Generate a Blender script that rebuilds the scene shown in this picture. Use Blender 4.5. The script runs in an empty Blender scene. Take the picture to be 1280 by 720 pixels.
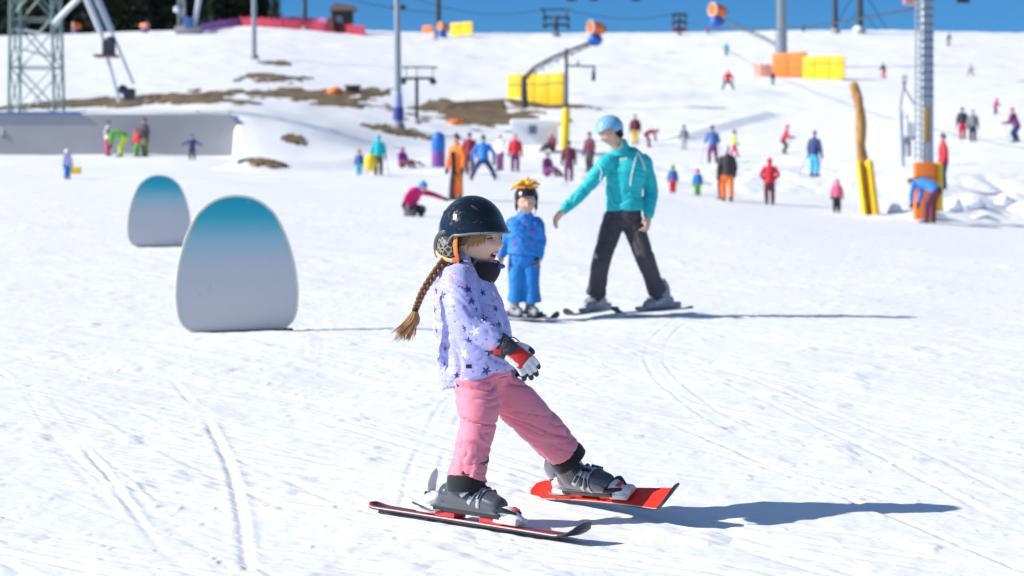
import bpy, bmesh, math, random
import numpy as np
from mathutils import Vector, Matrix
random.seed(7)
rng = np.random.default_rng(11)
scene = bpy.context.scene
COL = scene.collection
PI = math.pi

# ------------------------------------------------------------------ camera model
FP = 2489.0            # focal length in photo pixels (1280 wide)
HY = 220.0             # eye-level line in photo pixels
CH = 1.17              # eye height
def at(px, py, d):
    return np.array([(px-640.0)*d/FP, d, CH-(py-HY)*d/FP])

# ------------------------------------------------------------------ noise
def _h(ix, iy, iz):
    n = (ix.astype(np.int64)*73856093) ^ (iy.astype(np.int64)*19349663) ^ (iz.astype(np.int64)*83492791)
    n = (n ^ (n >> 13)) * 1274126177 & 0x7fffffff
    n = (n ^ (n >> 16)) & 0xffff
    return n.astype(np.float64)/65535.0*2-1
def vnoise(x, y, z=None):
    x = np.asarray(x, float); y = np.asarray(y, float)
    z = np.zeros_like(x) if z is None else np.asarray(z, float)+0*x
    x, y, z = np.broadcast_arrays(x, y, z)
    ix, iy, iz = np.floor(x), np.floor(y), np.floor(z)
    fx, fy, fz = x-ix, y-iy, z-iz
    s = lambda t: t*t*t*(t*(t*6-15)+10)
    fx, fy, fz = s(fx), s(fy), s(fz)
    L = lambda a, b, t: a+(b-a)*t
    r = [[[_h(ix+i, iy+j, iz+k) for k in (0, 1)] for j in (0, 1)] for i in (0, 1)]
    return L(L(L(r[0][0][0], r[1][0][0], fx), L(r[0][1][0], r[1][1][0], fx), fy),
             L(L(r[0][0][1], r[1][0][1], fx), L(r[0][1][1], r[1][1][1], fx), fy), fz)
def fbm(x, y, z=None, o=4, g=0.5):
    a, t = 1.0, 0
    x = np.asarray(x, float); y = np.asarray(y, float)
    for i in range(o):
        t = t + a*vnoise(x*2**i+i*17.3, y*2**i-i*9.1, None if z is None else np.asarray(z)*2**i+i*5.7)
        a *= g
    return t

# ------------------------------------------------------------------ terrain height
TU = np.array([-700, 0, 280, 320, 460, 640, 860, 1040, 1160, 1280, 1900], float)
TS = np.array([6, 8, 9, 11, 14, 18, 22, 26, 28, 34, 40, 48, 60, 88, 150, 360, 1100], float)
TY = np.array([
 [140,140,140,140,140,140,140,140,140,140,140],
 [49, 49, 39, 30, 42, 45, 43, 40, 40, 44, 47],
 [43, 43, 34, 24, 37, 40, 38, 35, 35, 39, 42],
 [64, 66, 64, 68, 74, 78, 80, 78, 80, 82, 80],
 [106,108,108,110,112,112,114,112,112,112,110],
 [138,140,142,144,148,150,150,150,140,136,130],
 [168,170,172,174,178,183,186,186,169,164,160],
 [193,194,195,197,201,203,203,200,192,181,178],
 [198,200,201,203,206,208,209,209,200,194,195],
 [211,215,218,220,221,222,233,232,228,240,250],
 [222,226,229,231,235,238,246,262,262,277,288],
 [236,240,243,246,250,254,268,278,286,292,302],
 [258,262,266,268,272,276,284,291,298,304,315],
 [303,306,308,311,315,318,322,326,330,334,345],
 [392,392,394,394,395,395,396,398,400,403,410],
 [641,641,641,641,641,641,641,641,642,643,645],
 [1507,1507,1507,1507,1507,1507,1507,1507,1508,1510,1512]], float)
# fine table, smoothed
_ls = np.linspace(math.log(6), math.log(1100), 420)
_uu = np.linspace(-700, 1900, 261)
_t1 = np.array([np.interp(np.exp(_ls), TS, TY[:, j]) for j in range(len(TU))]).T
_tab = np.array([np.interp(_uu, TU, _t1[i]) for i in range(len(_ls))])
def _blur(a, k, ax):
    w = np.exp(-0.5*(np.arange(-3*k, 3*k+1)/k)**2); w /= w.sum()
    p = np.pad(a, [(3*k, 3*k) if i == ax else (0, 0) for i in range(2)], mode='edge')
    return np.apply_along_axis(lambda v: np.convolve(v, w, 'valid'), ax, p)
_dev = _tab-(HY+CH*np.exp(_ls))[:, None]
_dev = _blur(_blur(_dev, 3, 0), 5, 1)
def smooth01(t):
    t = np.clip(t, 0, 1); return t*t*(3-2*t)
WALLD = 97.0
def base_z(X, Y):
    X = np.asarray(X, float); Y = np.maximum(np.asarray(Y, float), 2.3)
    s = FP/Y; u = 640+FP*X/Y
    a = np.clip((np.log(s)-_ls[0])/(_ls[1]-_ls[0]), 0, len(_ls)-1.001)
    b = np.clip((u-_uu[0])/(_uu[1]-_uu[0]), 0, len(_uu)-1.001)
    i, j = a.astype(int), b.astype(int); fa, fb = a-i, b-j
    dv = (_dev[i, j]*(1-fa)+_dev[i+1, j]*fa)*(1-fb)+(_dev[i, j+1]*(1-fa)+_dev[i+1, j+1]*fa)*fb
    # terrace held by the concrete wall
    st = np.interp(s, [9, 11, 14, 18, 22, 25.6], [0, 6, 18, 27, 40, 50])
    kk = smooth01((u-290)/9)
    m = smooth01((Y-WALLD-0.1+5.0*kk)/(0.4+6.5*kk))*(1-smooth01((u-283)/np.clip(250+5.0*(Y-WALLD), 30, 360)))
    dv = dv-st*m
    y = HY+CH*s+dv
    z = CH-(y-HY)/s
    # far lumps, terraces and berms
    far = smooth01((Y-45)/30)
    z = z+far*(0.10*fbm(X/9, Y/14+3, o=3)+0.05*fbm(X/2.3, Y/3.1, o=2))
    # ploughed berm with its dark lee side right of centre
    def ridge(p, q, w, h):
        ax, ay = q[0]-p[0], q[1]-p[1]; L2 = ax*ax+ay*ay
        t = np.clip(((X-p[0])*ax+(Y-p[1])*ay)/L2, 0, 1)
        dd = ((X-p[0]-t*ax)*ay-(Y-p[1]-t*ay)*ax)/math.sqrt(L2)
        de = np.hypot(X-p[0]-t*ax, Y-p[1]-t*ay)
        return h*smooth01(1-de/w)
    for (u0, s0, u1, s1, w, h) in BERMS:
        z = z+ridge(((u0-640)/s0, FP/s0), ((u1-640)/s1, FP/s1), w, h)
    # churned heaps at the right, behind the slope edge
    hm = smooth01((u-1085)/60)*smooth01((Y-54)/6)*(1-smooth01((Y-74)/8))
    z = z+hm*(0.26*np.abs(fbm(X/1.7, Y/2.6+7, o=3, g=.4)))
    hm = smooth01((u-640)/80)*(1-smooth01((u-1060)/60))*smooth01((Y-66)/5)*(1-smooth01((Y-84)/8))
    z = z+hm*(0.14*np.abs(fbm(X/1.4, Y/2.4+7, o=3)))
    return z
BERMS = [(850, 20.8, 955, 17.2, 1.5, 0.34), (560, 17, 720, 15, 2.6, 0.45), (320, 30, 430, 29, 2.0, 0.45),
         (720, 15.5, 950, 14.5, 3.0, 0.5), (640, 24, 700, 24, 2.5, 0.5)]
def micro(X, Y):
    # surface relief of the piste: scraped streaks, ski tracks, crumbs
    X = np.asarray(X, float); Y = np.asarray(Y, float)
    fade = 1-smooth01((Y-38)/30)
    a = math.radians(-58)
    U = X*math.cos(a)+Y*math.sin(a); V = -X*math.sin(a)+Y*math.cos(a)
    w = fbm(X/2.2, Y/2.9, o=2)*0.35
    z = 0.015*fbm(X/1.4, Y/1.9, o=2)
    z = z+0.0054*fbm(U/3.2+w, (V+w)/0.20, o=4, g=.55)*(0.5+0.5*vnoise(X/2.0+3, Y/2.5))
    z = z+0.0022*fbm(X/0.10, Y/0.13, o=3)
    cr = fbm(X/0.28+31, Y/0.34, o=3); z = z+0.018*np.clip(cr-0.62, 0, 1)
    cr = fbm(X/0.07+11, Y/0.075, o=2); z = z+0.015*np.clip(cr-0.80, 0, 1)*smooth01(0.5+vnoise(X/1.2, Y/1.7+40))
    shp = z.shape; z = z.ravel().copy(); Xa, Ya = np.broadcast_arrays(X, Y); Xa, Ya = Xa.ravel(), Ya.ravel()
    near = np.where(Ya < 66)[0]
    for (cx, cy, R, w_, dep, a0, a1, gap) in TRACKS:
        qx, qy = Xa[near]-cx, Ya[near]-cy; rq = np.hypot(qx, qy)
        sel = near[(np.abs(rq-R) < .5)]
        if not len(sel): continue
        X, Y = Xa[sel], Ya[sel]
        dx, dy = X-cx, Y-cy
        r = np.hypot(dx, dy)+0.02*w_/0.03*vnoise(X/0.9, Y/0.9)*0.5
        th = np.arctan2(dy, dx); dth = np.abs((th-a0+PI) % (2*PI)-PI)
        win = smooth01((a1-dth)/(0.5*a1))*smooth01(.75+1.1*vnoise(X/.8+cx, Y/1.1))
        for k in (-0.5, 0.5):
            e = (r-R-k*gap)/w_
            z[sel] -= win*dep*(np.exp(-e*e)-0.55*np.exp(-(e-1.7)**2)-0.25*np.exp(-(e+1.7)**2))
    return z.reshape(shp)*fade
TRACKS = []
for i in range(120):
    # heading from far left to near right, passing points spread over the near slope
    d = 5.5+rng.random()**1.4*20; x0 = (rng.uniform(-100, 1380)-640)*d/FP
    hd = math.radians(rng.normal(-50, 17)); R = rng.choice([20, 28, 45, 80, 120])*rng.choice([-1, 1])
    nx, ny = -math.sin(hd), math.cos(hd)
    cx, cy = x0+nx*R, d+ny*R
    a0 = math.atan2(d-cy, x0-cx)
    big = rng.random() < 0.0
    TRACKS.append((cx, cy, abs(R), 0.045 if big else rng.uniform(0.012, 0.022),
                   0.006 if big else rng.uniform(0.0012, 0.0034), a0, min(1.2, rng.uniform(2.5, 8)/abs(R)), rng.choice([0.0, 0.12, 0.22])))
def gz(X, Y, mic=True):
    z = base_z(X, Y)
    if mic: z = z+micro(X, Y)
    return z
def hit(px, py, dmin=5.0, dmax=330.0):
    ds = np.exp(np.linspace(math.log(dmin), math.log(dmax), 3000))
    X = (px-640)*ds/FP; z = base_z(X, ds); ray = CH-(py-HY)*ds/FP
    k = np.where(z >= ray)[0]
    i = k[0] if len(k) else len(ds)-1
    return np.array([X[i], ds[i], float(gz(X[i], ds[i]))])

# ------------------------------------------------------------------ geometry helpers
def nrm(v):
    v = np.asarray(v, float); return v/max(1e-9, np.linalg.norm(v))
def catmull(P, sub):
    P = np.asarray(P, float)
    if len(P) < 3 or sub <= 1:
        return P
    Q = np.vstack([2*P[0]-P[1], P, 2*P[-1]-P[-2]]); out = []
    for i in range(1, len(Q)-2):
        for k in range(sub):
            t = k/sub
            out.append(0.5*((2*Q[i])+(-Q[i-1]+Q[i+1])*t+(2*Q[i-1]-5*Q[i]+4*Q[i+1]-Q[i+2])*t*t+(-Q[i-1]+3*Q[i]-3*Q[i+1]+Q[i+2])*t**3))
    out.append(P[-1]); return np.array(out)
def tube(P, R, side=(1, 0.01, 0), n=16, caps=(1, 1), sub=4, T0=None, T1=None):
    P = np.asarray(P, float)
    R = np.array([(r, r) if np.isscalar(r) else r for r in (R if hasattr(R, '__len__') else [R]*len(P))], float)
    Pc = catmull(P, sub); Rc = np.maximum(catmull(R, sub), 1e-4)
    T = np.gradient(Pc, axis=0)
    if T0 is not None: T[0] = T0; T[1] = nrm(nrm(T[1])+nrm(T0))
    if T1 is not None: T[-1] = T1
    T = np.array([nrm(t) for t in T])
    V = []; side = np.asarray(side, float)
    def ring(c, t, ra, rb):
        s = side-np.dot(side, t)*t
        if np.linalg.norm(s) < 0.05: s = np.cross(t, (0.3, 0.9, 0.2))
        s = nrm(s); o = np.cross(t, s)
        a = np.arange(n)*2*PI/n
        return c+np.outer(np.cos(a)*ra, s)+np.outer(np.sin(a)*rb, o)
    rings = []
    if caps[0]:
        for k in (80, 55, 28):
            q = math.radians(k); m = Rc[0].min()
            rings.append(ring(Pc[0]-T[0]*m*math.sin(q), T[0], Rc[0][0]*math.cos(q), Rc[0][1]*math.cos(q)))
    for i in range(len(Pc)): rings.append(ring(Pc[i], T[i], Rc[i][0], Rc[i][1]))
    if caps[1]:
        for k in (28, 55, 80):
            q = math.radians(k); m = Rc[-1].min()
            rings.append(ring(Pc[-1]+T[-1]*m*math.sin(q), T[-1], Rc[-1][0]*math.cos(q), Rc[-1][1]*math.cos(q)))
    V = np.vstack(rings); F = []
    m = len(rings)
    for i in range(m-1):
        for j in range(n):
            j2 = (j+1) % n
            F.append((i*n+j, i*n+j2, (i+1)*n+j2, (i+1)*n+j))
    F.append(tuple(range(n-1, -1, -1))); F.append(tuple((m-1)*n+j for j in range(n)))
    return V, F
def join(*gs):
    V = []; F = []; o = 0
    for v, f in gs:
        V.append(np.asarray(v, float)); F += [tuple(i+o for i in q) for q in f]; o += len(v)
    return np.vstack(V), F
def box(c, h, ax=None, bev=0.0):
    """centre, half sizes, optional 3x3 axes (rows)"""
    c = np.asarray(c, float); A = np.eye(3) if ax is None else np.array([nrm(a) for a in ax])
    bm = bmesh.new(); bmesh.ops.create_cube(bm, size=2)
    for v in bm.verts: v.co = Vector((v.co.x*h[0], v.co.y*h[1], v.co.z*h[2]))
    if bev > 0: bmesh.ops.bevel(bm, geom=bm.edges[:], offset=bev, segments=2, affect='EDGES', profile=0.6)
    bm.verts.ensure_lookup_table()
    V = np.array([v.co[:] for v in bm.verts]); F = [tuple(v.index for v in f.verts) for f in bm.faces]; bm.free()
    return V@A+c, F
def ball(c, r, ax=None, nu=20, nv=12):
    c = np.asarray(c, float); r = np.array([r]*3 if np.isscalar(r) else r, float)
    A = np.eye(3) if ax is None else np.array([nrm(a) for a in ax])
    V = []; F = []
    for i in range(nv+1):
        p = PI*(0.02+0.96*i/nv)
        for j in range(nu):
            q = 2*PI*j/nu; V.append((math.sin(p)*math.cos(q)*r[0], math.sin(p)*math.sin(q)*r[1], math.cos(p)*r[2]))
    for i in range(nv):
        for j in range(nu): F.append((i*nu+j, (i+1)*nu+j, (i+1)*nu+(j+1) % nu, i*nu+(j+1) % nu))
    F.append(tuple(range(nu))); F.append(tuple(nv*nu+j for j in range(nu-1, -1, -1)))
    return np.array(V)@A+c, F
def bar(p, q, r, n=8): return tube([p, q], [r, r], caps=(0, 0), n=n, sub=1, side=(0.31, 0.9, 0.27))
def prism(outline, y0, y1, org, ax):
    """outline in (a,b), extruded from y0 to y1 along ax[1]; ax rows = a, thickness, b"""
    A = np.array([nrm(a) for a in ax]); n = len(outline)
    V = [(a, y0, b) for a, b in outline]+[(a, y1, b) for a, b in outline]
    F = [tuple(range(n)), tuple(range(2*n-1, n-1, -1))]+[(i, (i+1) % n, n+(i+1) % n, n+i) for i in range(n)]
    return np.array(V)@A+np.asarray(org, float), F

def mesh_of(name, V, F):
    me = bpy.data.meshes.new(name); me.from_pydata(np.asarray(V).tolist(), [], [list(f) for f in F]); me.update(); return me
def fuse(parts, voxel, smooth=3):
    V, F = join(*parts)
    me = mesh_of('t', V, F); o = bpy.data.objects.new('t', me); COL.objects.link(o)
    m = o.modifiers.new('r', 'REMESH'); m.mode = 'VOXEL'; m.voxel_size = voxel
    if smooth:
        m = o.modifiers.new('s', 'SMOOTH'); m.factor = 0.5; m.iterations = smooth
    dg = bpy.context.evaluated_depsgraph_get(); e = o.evaluated_get(dg); m2 = e.to_mesh()
    n = len(m2.vertices); co = np.empty(n*3); m2.vertices.foreach_get('co', co)
    F2 = [tuple(p.vertices) for p in m2.polygons]
    nn = np.empty(n*3); m2.vertices.foreach_get('normal', nn)
    e.to_mesh_clear(); bpy.data.objects.remove(o); bpy.data.meshes.remove(me)
    return co.reshape(-1, 3), F2, nn.reshape(-1, 3)
def folds(V, N, amp, sc, seed=0.0, along=(0, 0, 1), stretch=0.45, warp=0.6):
    """cloth creases: ridged noise, compressed along the limb"""
    a = nrm(along); t = V@a; P = V-np.outer(t, a)
    Q = (P*stretch+np.outer(t, a))/sc
    w = vnoise(V[:, 0]/sc*0.6+seed, V[:, 1]/sc*0.6, V[:, 2]/sc*0.6)*warp
    n1 = vnoise(Q[:, 0]+w+seed, Q[:, 1]+w, Q[:, 2]+w)
    n2 = vnoise(Q[:, 0]*2.1+seed+5, Q[:, 1]*2.1+w, Q[:, 2]*2.1+w)
    n3 = vnoise(Q[:, 0]*.45+seed+9, Q[:, 1]*.45, Q[:, 2]*.45)
    r = -np.exp(-(n1/.16)**2)*.85-.4*np.exp(-(n2/.14)**2)+.9*n3+.35*n1
    return V+N*(amp*(r+0.35))[:, None]

ORG = {}
def thing(name, label, cat, base, group=None):
    o = bpy.data.objects.new(name, None); COL.objects.link(o); o.empty_display_size = 0.1
    o.location = tuple(float(x) for x in base); o['label'] = label; o['category'] = cat
    if group: o['group'] = group
    ORG[o.name] = np.array(base, float); return o
def part(name, g, mats, parent=None, smooth=True, mi=None, label=None, uv=None):
    V, F = g[0], g[1]
    org = ORG[parent.name] if parent else np.zeros(3)
    me = mesh_of(name, np.asarray(V)-org, F)
    for m in (mats if isinstance(mats, (list, tuple)) else [mats]): me.materials.append(m)
    if smooth: me.polygons.foreach_set('use_smooth', [True]*len(me.polygons))
    if mi is not None: me.polygons.foreach_set('material_index', np.asarray(mi, np.int32))
    if uv is not None:
        l = me.uv_layers.new(name='UVMap'); l.data.foreach_set('uv', np.asarray(uv, float).ravel())
    if smooth:
        try: me.set_sharp_from_angle(angle=math.radians(42))
        except Exception: pass
    o = bpy.data.objects.new(name, me); COL.objects.link(o)
    if parent: o.parent = parent; ORG[o.name] = org
    else: ORG[o.name] = org
    if label: o['label'] = label
    return o
def tagit(o, label=None, cat=None, group=None, kind=None):
    if label: o['label'] = label
    if cat: o['category'] = cat
    if group: o['group'] = group
    if kind: o['kind'] = kind
    return o
def fcent(V, F):
    V = np.asarray(V)
    L = np.array([len(f) for f in F]); flat = np.concatenate([np.asarray(f) for f in F])
    idx = np.repeat(np.arange(len(F)), L)
    c = np.zeros((len(F), 3)); np.add.at(c, idx, V[flat]); return c/L[:, None]

# ------------------------------------------------------------------ materials
MC = {}
def mat(name, col, rough=0.6, metal=0.0, bump=0.0, bscale=60.0, var=0.0, coat=0.0, spec=0.5, sheen=0.0, sss=0.0, vscale=9.0):
    if name in MC: return MC[name]
    m = bpy.data.materials.new(name); m.use_nodes = True; nt = m.node_tree; N = nt.nodes; L = nt.links
    b = N['Principled BSDF']; b.inputs['Base Color'].default_value = (*col, 1); b.inputs['Roughness'].default_value = rough
    b.inputs['Metallic'].default_value = metal; b.inputs['Coat Weight'].default_value = coat
    b.inputs['Specular IOR Level'].default_value = spec; b.inputs['Sheen Weight'].default_value = sheen
    if sss: b.inputs['Subsurface Weight'].default_value = sss; b.inputs['Subsurface Scale'].default_value = 0.01; b.inputs['Subsurface Radius'].default_value = (1, 0.35, 0.2)
    tc = N.new('ShaderNodeTexCoord')
    if bump:
        n = N.new('ShaderNodeTexNoise'); n.inputs['Scale'].default_value = bscale; n.inputs['Detail'].default_value = 4
        L.new(tc.outputs['Object'], n.inputs['Vector'])
        u = N.new('ShaderNodeBump'); u.inputs['Strength'].default_value = bump; u.inputs['Distance'].default_value = 0.01
        L.new(n.outputs['Fac'], u.inputs['Height']); L.new(u.outputs['Normal'], b.inputs['Normal'])
    if var:
        n = N.new('ShaderNodeTexNoise'); n.inputs['Scale'].default_value = vscale; n.inputs['Detail'].default_value = 6
        L.new(tc.outputs['Object'], n.inputs['Vector'])
        mx = N.new('ShaderNodeMix'); mx.data_type = 'RGBA'
        mx.inputs[6].default_value = (*[c*(1-var) for c in col], 1); mx.inputs[7].default_value = (*[min(1, c*(1+var)) for c in col], 1)
        L.new(n.outputs['Fac'], mx.inputs[0]); L.new(mx.outputs[2], b.inputs['Base Color'])
    MC[name] = m; return m
def cloth(name, col, rough=0.7): return mat('cloth_'+name, col, rough, bump=0.25, bscale=220, var=0.10, sheen=0.15, vscale=14)
C = dict(white=(.78,.78,.80), black=(.018,.018,.022), charcoal=(.045,.042,.05), navy=(.02,.045,.16), blue=(.02,.22,.70), teal=(.0,.50,.58),
         dteal=(.01,.16,.18), red=(.75,.02,.04), pink=(.80,.16,.32), magenta=(.72,.01,.16), orange=(.95,.20,.02), maroon=(.16,.025,.05), purple=(.22,.10,.40),
         yellow=(.95,.62,.02), green=(.10,.45,.05), lime=(.55,.75,.03), grey=(.25,.26,.29), lgrey=(.5,.52,.56), brown=(.13,.08,.05), cyan=(.05,.45,.70),
         plum=(.20,.04,.16), violet=(.30,.03,.30), olive=(.15,.16,.05), dred=(.35,.01,.03), lilac=(.55,.55,.85), denim=(.05,.16,.42))
def cm(k): return cloth(k, C[k])
skin = mat('skin', (.66, .40, .30), 0.5, bump=0.08, bscale=300, var=0.06, sss=0.15)
blackplastic = mat('black_plastic', (.02, .02, .023), 0.35)
blackfab = cloth('black_knit', (.012, .012, .014), 0.9)
steel = mat('galvanised_steel', (.36, .39, .42), 0.45, 0.6, bump=0.1, bscale=20, var=0.15)
darksteel = mat('dark_steel', (.06, .07, .08), 0.5, 0.4, var=0.2)
# ------------------------------------------------------------------ people
def head_geo(c, fwd, up, sc=1.0, res=(96, 72), ears=True):
    """sculpted head: local x forward, y left, z up; sc 1 = 0.21 m tall"""
    f = nrm(fwd); l = nrm(np.cross(up, f)); u = np.cross(f, l)
    nu, nv = res; V = []; F = []
    p = np.linspace(0.02, PI-0.02, nv+1)[:, None]; q = (np.arange(nu)*2*PI/nu)[None, :]
    dx, dy, dz = np.sin(p)*np.cos(q), np.sin(p)*np.sin(q), np.cos(p)+0*q
    x = dx*0.096; y = dy*0.076; z = dz*0.106
    # jaw: narrower and shorter towards the chin, neck side pulled in
    t = np.clip(-z/0.106, 0, 1)
    y = y*(1-0.34*t**1.5); x = np.where(x > 0, x*(1-0.10*t**2), x*(1-0.42*t))
    x = np.where((x > 0) & (z > 0.02), x*(1-0.06*np.clip((z-0.02)/0.08, 0, 1)), x)
    fr = np.clip(dx*2.2, 0, 1)
    G = lambda y0, z0, sy, sz: np.exp(-((y-y0)/sy)**2-((z-z0)/sz)**2)
    gx = 0.0
    gx = gx+0.016*G(0, -0.022, 0.011, 0.014)+0.009*G(0, -0.004, 0.008, 0.020)      # nose tip and bridge
    gx = gx+0.005*(G(0.012, -0.027, 0.006, 0.007)+G(-0.012, -0.027, 0.006, 0.007))
    gx = gx-0.009*(G(0.030, 0.008, 0.015, 0.011)+G(-0.030, 0.008, 0.015, 0.011))       # sockets
    gx = gx+0.005*(G(0.028, 0.026, 0.020, 0.008)+G(-0.028, 0.026, 0.020, 0.008))       # brow
    gx = gx+0.007*(G(0.036, -0.026, 0.018, 0.018)+G(-0.036, -0.026, 0.018, 0.018))     # cheeks
    gx = gx+0.006*G(0, -0.045, 0.020, 0.005)+0.006*G(0, -0.064, 0.017, 0.006)          # lips
    gx = gx-0.016*G(0, -0.0545, 0.020, 0.0055)                                         # open mouth
    gx = gx-0.004*G(0, -0.073, 0.016, 0.005)+0.009*G(0, -0.086, 0.018, 0.012)          # chin
    x = x+gx*fr
    for sy in ((1, -1) if ears else ()):
        e = np.exp(-((x+0.006)/0.012)**2-((z+0.006)/0.022)**2)*(sy*y > 0.03)
        y = y+sy*0.012*e
    P = np.stack([x, y, z], -1).reshape(-1, 3)*sc
    for i in range(nv):
        for j in range(nu): F.append((i*nu+j, (i+1)*nu+j, (i+1)*nu+(j+1) % nu, i*nu+(j+1) % nu))
    F.append(tuple(range(nu-1, -1, -1))); F.append(tuple(nv*nu+j for j in range(nu)))
    return P@np.array([f, l, u])+np.asarray(c), F
def hloc(c, fwd, up, p, sc=1.0):
    f = nrm(fwd); l = nrm(np.cross(up, f)); u = np.cross(f, l)
    return np.asarray(c)+sc*(p[0]*f+p[1]*l+p[2]*u)

def helmet_geo(c, fwd, up, dims, front=88, side=112, back=124, nu=64, nv=26, th=0.012):
    f = nrm(fwd); l = nrm(np.cross(up, f)); u = np.cross(f, l); V = []; F = []
    for layer in (0, 1):
        for i in range(nv+1):
            for j in range(nu):
                q = 2*PI*j/nu; cf = math.cos(q)
                pm = front+(side-front)*float(smooth01((0.62-cf)/0.5)) if cf > 0 else side+(back-side)*float(smooth01(-cf*1.6))
                p = math.radians(pm)*(0.015+0.985*i/nv); r = 1 if layer == 0 else 0
                D = np.array(dims)-(0 if layer == 0 else th)
                x = math.sin(min(p, PI*0.62))*math.cos(q)*D[0]; y = math.sin(p)**0.92*math.sin(q)*D[1]; z = math.cos(p)*D[2]
                if cf > 0.5 and layer == 0: x += 0.012*smooth01((math.degrees(p)-70)/20)*smooth01((cf-0.5)/0.4)
                if z < 0: x *= 1-0.10*(-z/D[2]); y *= 1-0.10*(-z/D[2])
                V.append(x*f+y*l+z*u)
    n1 = (nv+1)*nu
    for i in range(nv):
        for j in range(nu):
            a, b, c2, d = i*nu+j, (i+1)*nu+j, (i+1)*nu+(j+1) % nu, i*nu+(j+1) % nu
            F.append((a, b, c2, d)); F.append((n1+a, n1+d, n1+c2, n1+b))
    for j in range(nu):
        a, b = nv*nu+j, nv*nu+(j+1) % nu; F.append((a, n1+a, n1+b, b))
    F.append(tuple(range(nu-1, -1, -1)));  F.append(tuple(n1+j for j in range(nu)))
    return np.array(V)+np.asarray(c), F, [V[nv*nu+j]+np.asarray(c) for j in range(nu)]

def ski_geo(o, a, n, back, front, w, th=0.013, tip=0.055):
    """ski with sidecut and curled shovel; o = point on the top sheet under the boot"""
    a = nrm(a); b = nrm(np.cross(n, a)); n = np.cross(a, b)
    m = 44; V = []; F = []; mi = []
    for i in range(m+1):
        t = -back+(back+front)*i/m; k = t/(back if t < 0 else front)
        ww = w*0.5*(0.72+0.30*k*k+(0.10*k if t > 0 else 0))
        if k > 0.90: ww *= math.sqrt(max(0.02, 1-((k-0.90)/0.104)**2))*0.92+0.08
        if k < -0.94: ww *= 0.9-0.5*((-k-0.94)/0.06)**2
        up = tip*max(0, (k-0.78)/0.22)**2*(1 if t > 0 else 0)+0.012*max(0, (-k-0.9)/0.1)**2*(t < 0)
        hh = th*(1-0.45*abs(k))
        c = np.asarray(o)+a*t+n*(up)
        V += [c+b*ww, c+b*ww*.62+n*.0006, c-b*ww*.62+n*.0006, c-b*ww, c-b*ww*1.02-n*hh*0.35, c-b*ww*1.02-n*hh, c+b*ww*1.02-n*hh, c+b*ww*1.02-n*hh*0.35]
    for i in range(m):
        for j in range(8):
            j2 = (j+1) % 8; F.append((i*8+j, (i+1)*8+j, (i+1)*8+j2, i*8+j2))
            tipk = (i/m) > 0.90
            mi.append(1 if (j == 5 or tipk) else (0 if j in (0, 2) else (3 if j == 1 else (2 if j in (3, 7) else 1))))
    F.append(tuple(range(8))); mi.append(1); k = m*8; F.append(tuple(range(k+7, k-1, -1))); mi.append(1)
    return (np.array(V), F), mi

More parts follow.
